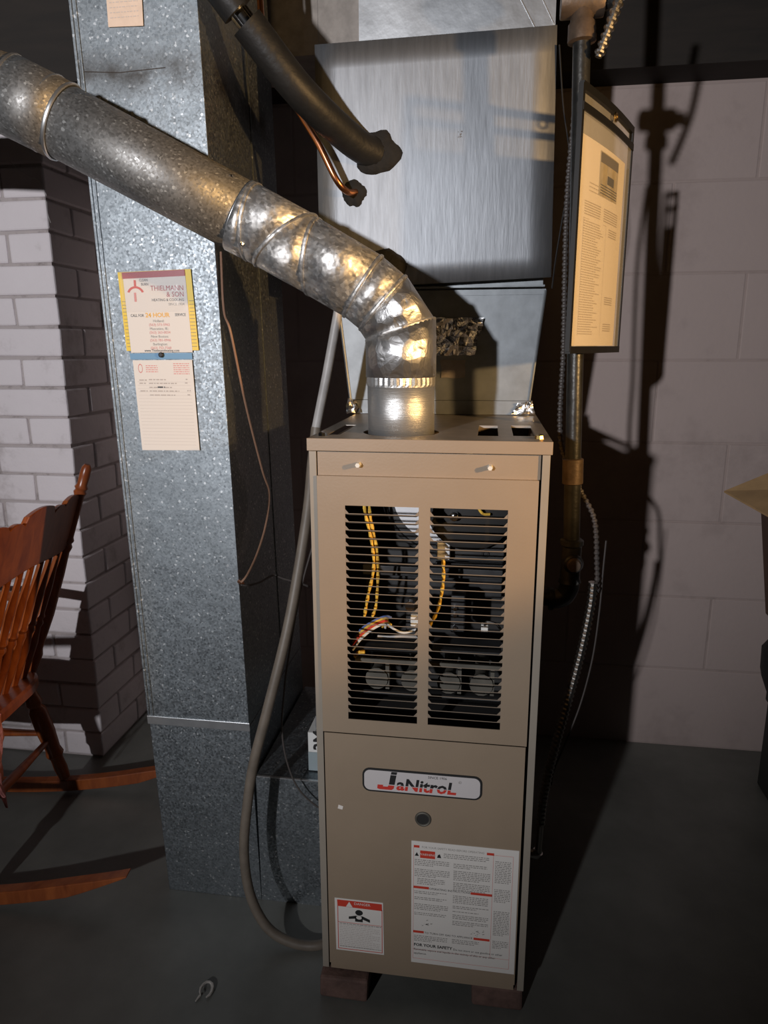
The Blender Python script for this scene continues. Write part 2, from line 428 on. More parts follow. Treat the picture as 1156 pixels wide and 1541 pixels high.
# painted concrete blocks of the back wall
zs = [0.0, 0.302, 0.57, 0.838, 1.106, 1.374, 1.642, 1.91, 2.18]
rb = random.Random(3); blk = {}
for ri in range(8):
    z0, z1 = zs[ri], zs[ri+1]
    x = -1.21 if ri % 2 else -1.45
    edges = [0.89 + 0.48*k - (0.0 if ri in (1, 3, 5, 7) else 0.24) for k in range(-5, 3)]
    for x0 in edges[:-1]:
        xa = max(x0, -1.21); xb = min(x0 + 0.48, 1.128)
        if xb - xa < 0.06: continue
        key = (round(xb-xa, 3), round(z1-z0, 3))
        w, h = xb-xa-0.004, z1-z0-0.004
        if key not in blk:
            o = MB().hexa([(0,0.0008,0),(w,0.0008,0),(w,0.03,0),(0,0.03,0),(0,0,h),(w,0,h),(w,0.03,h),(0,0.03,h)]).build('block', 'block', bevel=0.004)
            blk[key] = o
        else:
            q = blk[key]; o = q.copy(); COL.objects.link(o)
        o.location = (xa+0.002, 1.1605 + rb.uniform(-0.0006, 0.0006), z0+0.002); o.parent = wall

# white painted brick chimney
ch = thing('chimney', 'white painted brick chimney stack behind the rocking chair', 'chimney', (-1.58, 0.98, 0))
MB().box(-1.95, -1.2145, 0.7965, 1.155, 0.0, 2.615).build('mortar_core', 'mortar', ch)
cz = 0.0925; rc = random.Random(11)
def chimney_brick(x0, x1, y0, y1, z0, z1):
    j = lambda a=0.0018: rc.uniform(-a, a)
    p = []
    for z in (z0, z1):
        for (x, y) in ((x0, y0), (x1, y0), (x1, y1), (x0, y1)): p.append((x+j(), y+j(), z+j(0.0022)))
    MB().hexa(p).build('brick', 'brick_white', ch, bevel=0.006)
for c in range(26):
    z0 = 0.006 + c*cz*1.0; z1 = z0 + cz - 0.008
    if z1 > 2.4: break
    odd = c % 2
    if odd:   # corner brick shows its long side on the front
        chimney_brick(-1.208-0.262, -1.208, 0.79, 0.79+0.128, z0, z1)
        chimney_brick(-1.208-0.40, -1.208-0.27, 0.79, 0.90, z0, z1)
        chimney_brick(-1.208-0.67, -1.208-0.408, 0.79, 0.90, z0, z1)
        chimney_brick(-1.3, -1.208, 0.79+0.136, 1.155, z0, z1)
    else:     # corner brick shows its short side on the front
        chimney_brick(-1.208-0.138, -1.208, 0.79, 0.79+0.255, z0, z1)
        chimney_brick(-1.208-0.408, -1.208-0.146, 0.79, 0.90, z0, z1)
        chimney_brick(-1.208-0.68, -1.208-0.416, 0.79, 0.90, z0, z1)
        chimney_brick(-1.3, -1.208, 0.79+0.263, 1.155, z0, z1)

# ------------------------------------------------------------------ furnace
FB, FT = 0.058, 1.254
fur = thing('furnace', 'tall narrow beige gas furnace with two columns of louvres', 'furnace', (0, 0.36, FB))
# casing: sides, back, base, and the two front posts
MB().box(-0.2225, -0.2195, 0.0, 0.72, FB, FT-0.024).build('side_panel', 'paint', fur)
MB().box(0.2195, 0.2225, 0.0, 0.72, FB, FT-0.024).build('side_panel', 'paint', fur)
MB().box(-0.2194, 0.2194, 0.716, 0.72, FB, FT-0.024).build('back_panel', 'paint', fur)
MB().box(-0.2194, 0.2194, 0.02, 0.715, FB, FB+0.004).build('base_panel', 'grey_metal', fur)
for s in (-1, 1):
    a, c = sorted((s*0.2225, s*0.2085))
    MB().box(a, c, -0.002, -0.0002, FB, FT-0.024).build('front_post', 'post', fur, bevel=0.0006)
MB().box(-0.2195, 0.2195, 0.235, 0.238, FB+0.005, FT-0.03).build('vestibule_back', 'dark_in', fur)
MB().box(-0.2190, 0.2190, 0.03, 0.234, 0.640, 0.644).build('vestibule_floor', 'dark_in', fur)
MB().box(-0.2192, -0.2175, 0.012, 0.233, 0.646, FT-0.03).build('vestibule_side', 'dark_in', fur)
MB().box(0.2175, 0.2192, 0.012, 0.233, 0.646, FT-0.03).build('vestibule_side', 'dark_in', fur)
# top panel with flue hole and slots, made as a grid of strips round the openings
slots = [(-0.200, -0.176, 0.06, 0.235), (0.090, 0.130, 0.075, 0.255), (0.158, 0.200, 0.08, 0.265)]
fcx, fcy, frr = -0.062, 0.118, 0.085
bm = bmesh.new()
xs = sorted(set([-0.2255, 0.2255] + [s[0] for s in slots] + [s[1] for s in slots] + [fcx-frr-0.002, fcx+frr+0.002]))
ys = sorted(set([-0.003, 0.722] + [s[2] for s in slots] + [s[3] for s in slots] + [fcy-frr-0.002, fcy+frr+0.002]))
top = MB()
for i in range(len(xs)-1):
    for k in range(len(ys)-1):
        cx, cy = (xs[i]+xs[i+1])/2, (ys[k]+ys[k+1])/2
        if any(s[0] < cx < s[1] and s[2] < cy < s[3] for s in slots): continue
        if abs(cx-fcx) < frr and abs(cy-fcy) < frr: continue
        top.quad((xs[i], ys[k], FT), (xs[i+1], ys[k], FT), (xs[i+1], ys[k+1], FT), (xs[i], ys[k+1], FT))
bm.free()
hw = frr+0.002; ns = 40
for k in range(ns):                      # square-to-circle collar round the flue hole
    a0, a1 = 2*math.pi*k/ns, 2*math.pi*(k+1)/ns
    def sq(a):
        c, s = math.cos(a), math.sin(a); t = hw/max(abs(c), abs(s)); return (fcx+c*t, fcy+s*t, FT)
    def ci(a): return (fcx+0.076*math.cos(a), fcy+0.076*math.sin(a), FT)
    top.quad(ci(a0), sq(a0), sq(a1), ci(a1))
o = top.build('top_panel', 'top', fur)
bm = bmesh.new(); bm.from_mesh(o.data); bmesh.ops.remove_doubles(bm, verts=bm.verts, dist=1e-5)
for fc in bm.faces:
    fc.normal_update()
    if fc.normal.z < 0: fc.normal_flip()
bm.to_mesh(o.data); bm.free()
md = o.modifiers.new('thick', 'SOLIDIFY'); md.thickness = 0.0015; md.offset = -1
for s in slots[1:]:
    mbb = MB(); zt, zb = FT-0.0016, FT-0.005; x0, x1, y0, y1 = s
    mbb.box(x0-0.002, x0, y0, y1, zb, zt); mbb.box(x1, x1+0.002, y0, y1, zb, zt); mbb.box(x0, x1, y0-0.002, y0, zb, zt); mbb.box(x0, x1, y1, y1+0.002, zb, zt)
    mbb.build('slot_rim', 'top', o)
MB().box(-0.2258, 0.2258, -0.0046, -0.0030, FT-0.023, FT+0.0005).build('front_lip', 'paint', fur, bevel=0.0007)
for (x, y) in ((0.205, 0.045), (-0.205, 0.04)):
    mb = MB(); mb.tube([(x, y, FT), (x, y, FT+0.006), (x, y, FT+0.008)], [0.009, 0.008, 0.003], 8); mb.build('top_screw', 'brass' if x > 0 else 'chrome', fur)
# screw strip below the lip
st = MB().box(-0.2075, 0.2065, 0.003, 0.005, 1.184, 1.229).build('screw_strip', 'paint', fur)
for x in (-0.128, 0.116):
    mb = MB(); mb.tube([(x, 0.003, 1.206), (x, -0.004, 1.206), (x, -0.012, 1.206)], [0.0055, 0.0045, 0.0045], 6); mb.build('hex_screw', 'plastic_white', st)
# upper door: frame round two louvre openings
UZ0, UZ1 = 0.650, 1.184
cols = [(-0.154, -0.0135), (0.008, 0.151)]
LZ0, LZ1 = 0.682, 1.128
ud = MB()
dx0, dx1 = -0.2076, 0.2042
for (a, c) in ((dx0, cols[0][0]), (cols[0][1], cols[1][0]), (cols[1][1], dx1)):
    ud.box(a, c, -0.006, -0.0045, LZ0, LZ1)
ud.box(dx0, dx1, -0.006, -0.0045, UZ0, LZ0); ud.box(dx0, dx1, -0.006, -0.0045, LZ1, UZ1)
ud.box(dx0, dx0+0.0015, -0.0045, 0.0, UZ0, UZ1); ud.box(dx1-0.0015, dx1, -0.0045, 0.0, UZ0, UZ1)
ud.box(dx0, dx1, -0.0045, 0.0028, UZ1-0.0015, UZ1)
door = ud.build('upper_door', 'paint', fur)
NL = 28; pitch = (LZ1-LZ0)/NL
for (a, c) in cols:
    w = c-a
    lm = None
    for k in range(1, NL):
        if lm is None:
            mb = MB()
            # pressed blade: front edge flush with the door, sloping down into the cabinet, ends drawn in
            mb.hexa([(0, -0.0056, -0.0007), (w, -0.0056, -0.0007), (w-0.006, 0.0045, -0.0052), (0.006, 0.0045, -0.0052),
                     (0, -0.0056, 0.0006), (w, -0.0056, 0.0006), (w-0.006, 0.0045, -0.0044), (0.006, 0.0045, -0.0044)])
            mb.v += [(0, -0.0054, 0.0006), (0.007, -0.0054, 0.0006), (0, -0.0054, pitch*0.55)]; n = len(mb.v); mb.f.append((n-3, n-2, n-1))
            mb.v += [(w, -0.0054, 0.0006), (w-0.007, -0.0054, 0.0006), (w, -0.0054, pitch*0.55)]; n = len(mb.v); mb.f.append((n-2, n-3, n-1))
            o = mb.build('louvre', 'louver'); lm = o.data
        else:
            o = bpy.data.objects.new('louvre', lm); COL.objects.link(o)
        o.location = (a, 0, LZ0 + k*pitch); attach(o, door); o.matrix_parent_inverse = Matrix.Identity(4)
# lower door with bottom return
dx0, dx1 = -0.2052, 0.2025
ldm = MB().box(dx0, dx1, -0.006, -0.0045, 0.076, UZ0-0.0025)
ldm.box(dx0, dx0+0.0015, -0.0045, 0.0, 0.076, UZ0-0.0025); ldm.box(dx1-0.0015, dx1, -0.0045, 0.0, 0.076, UZ0-0.0025)
ldm.box(dx0+0.002, dx1-0.002, -0.0035, 0.0, FB+0.002, 0.0755)
ld = ldm.build('lower_door', 'paint', fur)
mb = MB(); mb.torus((0.001, -0.006, 0.465), (0, 1, 0), 0.0145, 0.003); mb.build('sight_hole_grommet', 'cast', ld, smooth=True)
mb = MB(); mb.cyl((0.001, -0.0055, 0.465), (0.001, -0.0066, 0.465), 0.0135, 0.0135, 20); mb.build('sight_hole', 'dark_in', ld)
mb = MB(); mb.prism_y([(-0.180, 0.472), (-0.170, 0.470), (-0.168, 0.478), (-0.178, 0.481)], -0.0066, -0.0061); mb.build('tape_scrap', 'paper', ld)
# name badge
def rrect(x0, x1, z0, z1, rr, n=6):
    pts = []
    for (cx, cz_, a0) in ((x1-rr, z0+rr, -90), (x1-rr, z1-rr, 0), (x0+rr, z1-rr, 90), (x0+rr, z0+rr, 180)):
        for k in range(n+1):
            a = R(a0 + 90*k/n); pts.append((cx+rr*math.cos(a), cz_+rr*math.sin(a)))
    return pts
bd = MB().prism_y(rrect(-0.126, 0.120, 0.521, 0.575, 0.016), -0.0078, -0.0061).build('name_badge', 'ink', ld)
MB().prism_y(rrect(-0.122, 0.116, 0.525, 0.571, 0.0125), -0.0086, -0.0079).build('badge_face', 'badge_white', bd)
LY = -0.0089
mb = MB()
for (p) in ([(-0.0665, 0.5645), (-0.0545, 0.5645), (-0.0530, 0.5705), (-0.0650, 0.5705)],
            [(-0.0705, 0.5410), (-0.0585, 0.5410), (-0.0548, 0.5630), (-0.0670, 0.5630)],
            [(-0.0950, 0.5300), (-0.0900, 0.5285), (-0.0650, 0.5285), (-0.0605, 0.5320), (-0.0590, 0.5395), (-0.0710, 0.5395), (-0.0730, 0.5355), (-0.0830, 0.5355), (-0.0820, 0.5395), (-0.0940, 0.5395)]):
    mb.prism_y(p, LY, LY+0.0003)
mb.build('badge_letter', 'logo', bd)
text('badge_lettering', 'aNitroL', 0.0375, -0.0555, LY, 0.5305, 'logo', bd, shear=0.14, bold=0.0011, sx=1.02)
text('badge_small_print', 'SINCE 1906', 0.0078, 0.010, LY, 0.5625, 'ink', bd)
text('badge_small_print', '®', 0.009, 0.072, LY, 0.5560, 'grey_ink', bd)
# danger label, bottom left
dl = MB().prism_y([(-0.1895, 0.114), (-0.0820, 0.114), (-0.0840, 0.249), (-0.1910, 0.249)], -0.0070, -0.0061).build('danger_label', 'paper_white', ld)
PY = -0.0072
mb = MB(); mb.prism_y([(-0.1850, 0.229), (-0.0860, 0.228), (-0.0865, 0.2455), (-0.1855, 0.2455)], PY, PY+0.0001)
for (a, c, z0, z1) in ((-0.1850, -0.1835, 0.119, 0.230), (-0.0870, -0.0855, 0.119, 0.230), (-0.1850, -0.0855, 0.118, 0.1195), (-0.1850, -0.0855, 0.188, 0.1890)):
    mb.box(a, c, PY, PY+0.0001, z0, z1)
mb.build('label_red_print', 'red_ink', dl)
mb = MB(); mb.prism_y([(-0.1660, 0.2295), (-0.1510, 0.2295), (-0.1585, 0.2430)], PY-0.0003, PY-0.0002); mb.build('label_triangle', 'paper_white', dl)
text('label_heading', 'DANGER', 0.009, -0.148, PY-0.0003, 0.2365, 'paper_white', dl)
mb = MB()
mb.prism_y([(-0.1370 + 0.0085*math.cos(2*math.pi*k/14), 0.2170 + 0.0072*math.sin(2*math.pi*k/14)) for k in range(14)], PY-0.0002, PY)
mb.prism_y([(-0.1460, 0.1935), (-0.1290, 0.1935), (-0.1290, 0.2085), (-0.1460, 0.2085)], PY-0.0002, PY)
mb.prism_y([(-0.1600, 0.1985), (-0.1450, 0.2010), (-0.1450, 0.2085), (-0.1600, 0.2045)], PY-0.0002, PY)
mb.prism_y([(-0.1300, 0.2010), (-0.1130, 0.1945), (-0.1130, 0.2015), (-0.1300, 0.2090)], PY-0.0002, PY)
mb.build('label_pictogram', 'ink', dl)
mb = MB(); mb.prism_y([(-0.1372 + 0.0062*math.cos(2*math.pi*k/14), 0.2045 + 0.0045*math.sin(2*math.pi*k/14)) for k in range(14)], PY-0.0004, PY-0.0003); mb.build('label_pictogram_face', 'paper_white', dl)
rg = random.Random(5); mb = MB()
for k in range(13):
    words(mb, -0.181, -0.089, 0.1805 - k*0.0046, 0.0032, PY, rg, 0.8, 0.98 if k % 4 else 0.8)
mb.build('label_fine_print', 'pale_ink', dl)
mb = MB(); words(mb, -0.181, -0.088, 0.1845, 0.0030, PY-0.0001, rg, 0.9, 1.0); words(mb, -0.181, -0.088, 0.1245, 0.0026, PY-0.0001, rg, 0.9, 1.0); mb.build('label_bold_print', 'grey_ink', dl)
# operating instructions label
il = MB().prism_y([(-0.022, 0.105), (0.2005, 0.1045), (0.1995, 0.4115), (-0.023, 0.4115)], -0.0070, -0.0061).build('instruction_label', 'paper_white', ld)
for (a, c, z) in ((-0.0180, -0.0060, 0.3960), (0.1340, 0.1490, 0.3945), (-0.0180, 0.0150, 0.2960), (0.1030, 0.1480, 0.2945), (-0.0180, 0.0050, 0.1830), (0.1120, 0.1460, 0.1815)):
    MB().box(a, c, PY, PY+0.0001, z, z+0.0058).build('label_red_bar', 'red_ink', il)
MB().box(-0.0045, 0.0270, PY, PY+0.0001, 0.3720, 0.3900).build('label_red_block', 'red_ink', il)
text('label_heading', 'WARNING', 0.0075, 0.0112, PY-0.0002, 0.3785, 'paper_white', il, 'CENTER')
mb = MB()
for (a, c, z0, z1) in ((-0.0185, -0.0178, 0.116, 0.397), (0.1475, 0.1482, 0.140, 0.396), (0.1880, 0.1887, 0.117, 0.396), (-0.0185, 0.1887, 0.116, 0.1167), (-0.0185, 0.1887, 0.140, 0.1406), (0.1482, 0.1887, 0.3955, 0.3962)):
    mb.box(a, c, PY, PY+0.0001, z0, z1)
mb.build('label_border', 'rose_ink', il)
text('label_heading', 'FOR YOUR SAFETY READ BEFORE OPERATING', 0.0068, 0.064, PY, 0.3962, 'grey_ink', il, 'CENTER', sx=0.92)
text('label_heading', 'OPERATING INSTRUCTIONS', 0.0068, 0.059, PY, 0.2958, 'ink', il, 'CENTER')
text('label_heading', 'TO TURN OFF GAS TO APPLIANCE', 0.0066, 0.058, PY, 0.1828, 'ink', il, 'CENTER')
text('label_heading', 'FOR YOUR SAFETY', 0.0098, -0.0165, PY, 0.1490, 'ink', il, bold=0.0003)
text('label_notice', 'Do not store or use gasoline or other', 0.0072, 0.0690, PY, 0.1480, 'ink', il, sx=0.94)
text('label_notice', 'flammable vapors and liquids in the vicinity of this or any other', 0.0072, -0.0165, PY, 0.1380, 'ink', il, sx=0.96)
text('label_notice', 'appliance.', 0.0072, -0.0165, PY, 0.1280, 'ink', il)
mb = MB(); mb.prism_y([(-0.0160, 0.3760), (-0.0070, 0.3760), (-0.0115, 0.3850)], PY, PY+0.0001)
mb.prism_y([(0.0310, 0.3760), (0.0400, 0.3760), (0.0370, 0.3850), (0.0330, 0.3830)], PY, PY+0.0001); mb.build('label_symbol', 'ink', il)
mb = MB(); rg = random.Random(9)
for (a, c, z1, n, fl) in ((-0.016, 0.062, 0.366, 4, 0.95), (-0.016, 0.062, 0.343, 5, 0.95), (-0.010, 0.055, 0.320, 4, 0.9), (0.045, 0.144, 0.386, 3, 0.95), (0.066, 0.144, 0.364, 3, 0.9), (0.066, 0.144, 0.347, 6, 0.98), (0.066, 0.144, 0.318, 5, 0.98),
                          (-0.016, 0.060, 0.288, 2, 0.9), (-0.016, 0.060, 0.273, 2, 0.9), (-0.016, 0.060, 0.256, 4, 0.95), (-0.016, 0.060, 0.234, 2, 0.9), (0.066, 0.143, 0.286, 5, 0.96), (0.066, 0.143, 0.260, 2, 0.98), (0.066, 0.143, 0.247, 1, 0.8), (0.066, 0.143, 0.238, 3, 0.98), (0.066, 0.143, 0.222, 3, 0.98),
                          (-0.016, 0.060, 0.175, 4, 0.95), (0.066, 0.130, 0.175, 3, 0.9), (0.152, 0.186, 0.380, 13, 0.98), (0.152, 0.186, 0.312, 8, 0.98), (0.152, 0.186, 0.258, 15, 0.98), (0.152, 0.186, 0.183, 5, 0.98)):
    for k in range(n): words(mb, a, c, z1 - k*0.0042, 0.0032, PY, rg, 0.8, fl*(1 if k < n-1 else rg.uniform(0.5, 1)))
mb.build('label_fine_print', 'grey_ink', il)
mb = MB()
for (cx, cz_) in ((0.010, 0.207), (0.118, 0.200)):
    for k in range(16):
        a = rg.uniform(0, 6.28); d = rg.uniform(0, 0.012); x, z = cx+d*math.cos(a)*1.3, cz_+d*math.sin(a); q = rg.uniform(0.001, 0.004)
        mb.quad((x, PY, z), (x+q, PY, z+q*0.4), (x+q*1.1, PY, z+q*0.9), (x, PY, z+q*0.5))
mb.build('label_drawing', 'grey_ink', il)

# inside the vestibule, seen through the louvres
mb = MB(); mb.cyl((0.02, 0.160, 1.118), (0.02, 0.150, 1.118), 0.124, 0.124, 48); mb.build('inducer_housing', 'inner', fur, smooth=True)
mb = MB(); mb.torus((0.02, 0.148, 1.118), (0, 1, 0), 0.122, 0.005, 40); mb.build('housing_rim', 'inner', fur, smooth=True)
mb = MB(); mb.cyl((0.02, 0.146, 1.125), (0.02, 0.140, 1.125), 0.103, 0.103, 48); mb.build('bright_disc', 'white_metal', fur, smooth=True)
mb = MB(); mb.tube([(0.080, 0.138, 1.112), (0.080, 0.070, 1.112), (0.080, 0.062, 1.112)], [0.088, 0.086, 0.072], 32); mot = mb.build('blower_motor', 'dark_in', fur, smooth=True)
mb = MB(); mb.tube([(0.050, 0.062, 1.100), (0.050, 0.045, 1.100), (0.050, 0.042, 1.100)], [0.009, 0.009, 0.005], 12); mb.build('motor_stud', 'chrome', mot, smooth=True)
mb = MB(); mb.box(0.012, 0.150, 0.10, 0.112, 0.995, 1.035); mb.box(0.012, 0.150, 0.085, 0.099, 0.990, 0.9945); mb.build('bracket_plate', 'inner', fur, bevel=0.002)
mb = MB(); mb.torus((0.112, 0.098, 1.012), (0, 1, 0), 0.006, 0.002, 14, 6); mb.build('bracket_hole', 'dark_in', fur)
mb = MB(); mb.box(0.016, 0.042, 0.07, 0.098, 1.005, 1.040); mb.build('switch_body', 'white_metal', fur, bevel=0.002)
mb = MB(); mb.box(-0.15, 0.15, 0.150, 0.180, 0.940, 0.962); mb.box(-0.15, 0.15, 0.19, 0.2, 0.885, 0.99); mb.build('burner_shield', 'inner', fur, bevel=0.002)
gv = MB().box(-0.045, -0.002, 0.06, 0.12, 0.835, 0.905).build('gas_valve', 'inner', fur, bevel=0.004)
mb = MB(); mb.cyl((-0.035, 0.06, 0.912), (-0.035, 0.045, 0.912), 0.010, 0.010, 14); mb.build('valve_knob', 'chrome', gv, smooth=True)
mb = MB(); mb.cyl((-0.012, 0.06, 0.858), (-0.012, 0.042, 0.858), 0.013, 0.012, 14); mb.build('valve_knob', 'chrome', gv, smooth=True)
mb = MB(); mb.box(-0.034, -0.008, 0.048, 0.0595, 0.868, 0.892); mb.build('valve_connector', 'plastic_white', gv, bevel=0.002)
mb = MB(); mb.box(0.046, 0.075, 0.07, 0.11, 0.850, 0.930); mb.build('ignition_module', 'inner', fur, bevel=0.003)
mb = MB()
for z in (0.905, 0.890, 0.862): mb.tube([(0.055, 0.07, z), (0.055, 0.060, z)], [0.005, 0.004], 8)
mb.build('module_terminal', 'chrome', fur)
mb = MB(); mb.box(0.108, 0.122, 0.06, 0.075, 0.860, 0.874); mb.build('plug', 'plastic_white', fur, bevel=0.001)
mb = MB(); mb.tube(smooth_path([(0.115, 0.06, 0.874), (0.120, 0.055, 0.884), (0.138, 0.055, 0.880), (0.150, 0.06, 0.862)], 6), 0.0025, 6); mb.build('plug_lead', 'conduit', fur)
mb = MB(); mb.box(-0.150, -0.010, 0.055, 0.12, 0.806, 0.812); mb.box(0.01, 0.150, 0.055, 0.12, 0.812, 0.818); mb.build('burner_tray', 'inner', fur)
mb = MB(); mb.box(-0.150, 0.150, 0.052, 0.060, 0.782, 0.790); mb.build('tray_edge', 'cast', fur)
for x in (-0.105, -0.030, 0.045, 0.112):
    mb = MB(); mb.tube([(x, 0.055, 0.745), (x, 0.075, 0.745), (x, 0.09, 0.752), (x, 0.20, 0.755)], [0.024, 0.019, 0.013, 0.016], 14); mb.box(x+0.018, x+0.026, 0.06, 0.09, 0.72, 0.78); mb.build('burner_tube', 'cast', fur, smooth=True)
mb = MB(); mb.box(-0.150, 0.150, 0.05, 0.06, 0.712, 0.716); mb.build('tray_edge', 'grey_metal', fur)
def wire(name, pts, rad, mat, parent, seg=7, n=7, wave=None):
    mb = MB(); mb.tube(smooth_path(pts, n), rad, seg, wave=wave); return mb.build(name, mat, parent, smooth=True)
wv = [1.0, 1.25, 1.0, 0.75]
wire('yellow_lead', [(-0.128, 0.05, 1.135), (-0.124, 0.046, 1.10), (-0.112, 0.045, 1.045), (-0.108, 0.045, 0.99), (-0.120, 0.045, 0.93), (-0.128, 0.046, 0.885)], 0.0032, 'yellow_wire', fur, wave=wv)
wire('yellow_lead', [(-0.118, 0.052, 1.135), (-0.114, 0.048, 1.09), (-0.102, 0.048, 1.03), (-0.100, 0.048, 0.97), (-0.104, 0.048, 0.91), (-0.112, 0.048, 0.885)], 0.0032, 'yellow_wire', fur, wave=wv)
wire('yellow_lead', [(0.030, 0.055, 1.01), (0.031, 0.05, 0.965), (0.022, 0.045, 0.91), (0.006, 0.045, 0.875), (-0.004, 0.05, 0.86)], 0.0034, 'yellow_wire', fur, wave=wv)
wire('yellow_lead', [(0.09, 0.05, 1.135), (0.096, 0.045, 1.12), (0.105, 0.045, 1.108), (0.118, 0.05, 1.106)], 0.0028, 'yellow_wire', fur)
rw = random.Random(21)
for i, c in enumerate(['yellow_wire', 'red_wire', 'yellow_wire', 'white_wire', 'red_wire', 'yellow_wire', 'blue_wire', 'red_wire', 'yellow_wire', 'white_wire']):
    dz, dy = rw.uniform(-0.012, 0.012), rw.uniform(-0.006, 0.01)
    wire('bundled_lead', [(-0.152, 0.045+dy, 0.820+dz), (-0.135, 0.040+dy, 0.845+dz), (-0.110, 0.038+dy, 0.868+dz*0.7), (-0.085, 0.042+dy, 0.880+dz*0.6), (-0.082+rw.uniform(-.01, .01), 0.050+dy, 0.870+dz)], 0.0026, c, fur)
wire('white_lead', [(-0.088, 0.045, 0.878), (-0.065, 0.042, 0.862), (-0.045, 0.045, 0.855), (-0.02, 0.05, 0.862)], 0.0024, 'white_wire', fur)
wire('grey_lead', [(-0.100, 0.042, 0.845), (-0.075, 0.040, 0.846), (-0.05, 0.042, 0.848), (-0.01, 0.05, 0.845)], 0.0030, 'grey_tube', fur)
wire('yellow_lead', [(-0.150, 0.05, 0.795), (-0.140, 0.045, 0.806), (-0.128, 0.045, 0.808)], 0.004, 'yellow_wire', fur)

# ------------------------------------------------------------------ bricks under the furnace
def floor_brick(x0, x1, y0, y1, h, label):
    mb = MB(); rr = random.Random(int(x0*1000))
    j = lambda: rr.uniform(-0.003, 0.003)
    mb.hexa([(x0+j(), y0+j(), 0), (x1+j(), y0+j(), 0), (x1+j(), y1, 0), (x0+j(), y1, 0), (x0+j(), y0+j(), h), (x1+j(), y0+j(), h), (x1+j(), y1, h), (x0+j(), y1, h)])
    tag(mb.build('brick', 'red_brick', bevel=0.006), label, 'brick')
floor_brick(-0.226, -0.118, -0.028, 0.080, FB-0.0005, 'dark red brick under the furnace corner beside the return duct')
floor_brick(0.112, 0.222, 0.0, 0.19, FB-0.0005, 'dark chipped brick under the furnace corner beside the gas pipe')

# ------------------------------------------------------------------ flue pipe
def loft(sections, radius_scale=1.0, seg=36):
    """sections: (centre, plane normal, axis, radius)"""
    rings = []
    ref = Vector((0, 1, 0))
    for c, nrm, ax, rad in sections:
        c, nrm, ax = Vector(c), Vector(nrm).normalized(), Vector(ax).normalized()
        a = (ref - ax*ref.dot(ax)).normalized(); b2 = ax.cross(a)
        ring = []
        for k in range(seg):
            t = 2*math.pi*k/seg; off = (a*math.cos(t) + b2*math.sin(t))*rad*radius_scale
            off = off - ax*(off.dot(nrm)/ax.dot(nrm)); ring.append(c + off)
        rings.append(ring)
    return rings
FR = 0.0655
flue = thing('flue_pipe', 'round galvanized flue pipe bending off the furnace top toward the chimney', 'flue pipe', (-0.062, 0.118, FT))
up = Vector((0, 0, 1))
A = Vector((-0.064, 0.118, 1.452)); B = Vector((-0.098, 0.114, 1.502)); Cc = Vector((-0.136, 0.108, 1.533))
D = Vector((-0.228, 0.097, 1.586)); E_ = Vector((-0.280, 0.090, 1.616)); F_ = Vector((-0.340, 0.082, 1.648))
G = Vector((-0.690, 0.030, 1.830)); H_ = Vector((-0.765, 0.012, 1.866))
run = (G - F_).normalized()
dAB, dBC, dCD = (B-A).normalized(), (Cc-B).normalized(), (D-Cc).normalized()
nA = Vector((-0.30, 0, 0.95)); nB = (dAB+dBC+Vector((-0.15, 0, -0.1))); nC = (dBC+dCD); nD = Vector((-0.94, 0.05, 0.18)); nE = Vector((-0.62, 0.05, 0.80)); nF = Vector((-0.95, 0.02, 0.22))
def seg_part(name, secs, mat, scale=1.0):
    mb = MB(); mb.rings(loft(secs, scale), cap=False)
    o = mb.build(name, mat, flue, smooth=True)
    md = o.modifiers.new('thick', 'SOLIDIFY'); md.thickness = 0.001; md.offset = -1
    return o
base0 = Vector((-0.062, 0.118, FT-0.02))
seg_part('collar_pipe', [(base0, up, up, FR+0.0008), (Vector((-0.063, 0.118, 1.36)), up, up, FR+0.0008)], 'collar')
# crimped end standing above the collar
mb = MB(); rings = []
for z, amp in ((1.345, 0.0), (1.350, 0.0009), (1.378, 0.0009), (1.382, 0.0)):
    rings.append([(-0.063+(FR+0.0013+amp*math.cos(k*math.pi))*math.cos(2*math.pi*k/72), 0.118+(FR+0.0013+amp*math.cos(k*math.pi))*math.sin(2*math.pi*k/72), z) for k in range(72)])
mb.rings(rings, cap=False); mb.build('crimped_end', 'collar', flue)
seg_part('foil_tape_wrap', [(Vector((-0.063, 0.118, 1.363)), up, up, FR+0.0036), (Vector((-0.063, 0.118, 1.41)), up, up, FR+0.0035), (A, nA, up, FR+0.003)], 'foil_wrap')
seg_part('elbow_gore', [(A, nA, dAB, FR), (B, nB, dAB, FR)], 'foil_wrap', 1.01)
seg_part('elbow_gore', [(B, nB, dBC, FR), (Cc, nC, dBC, FR)], 'elbow', 1.01)
seg_part('elbow_gore', [(Cc, nC, dCD, FR), (D, nD, dCD, FR)], 'elbow', 1.015)
seg_part('elbow_gore', [(D, nD, run, FR), (E_, nE, run, FR)], 'elbow', 1.015)
seg_part('elbow_gore', [(E_, nE, run, FR), (F_, nF, run, FR)], 'elbow', 1.02)
F2 = F_ + run*0.028
seg_part('elbow_sleeve', [(F_, nF, run, FR), (F2, run, run, FR+0.0005)], 'elbow', 1.03)
seg_part('straight_pipe', [(F2 - run*0.01, run, run, FR), (F2.lerp(G, 0.5), run, run, FR), (G, run, run, FR)], 'galv_pipe')
G2 = G + (H_-G).normalized()*0.005
d2 = (H_-G).normalized()
I_ = Vector((-0.86, 0.000, 1.897)); J_ = Vector((-1.02, 0.06, 1.925)); K_ = Vector((-1.30, 0.36, 1.945)); L_ = Vector((-1.48, 0.62, 1.95)); N_ = Vector((-1.52, 0.785, 1.95))
seg_part('sleeve_pipe', [(G - run*0.02, run, run, FR+0.002), (H_, d2, d2, FR+0.002)], 'galv_pipe', 1.02)
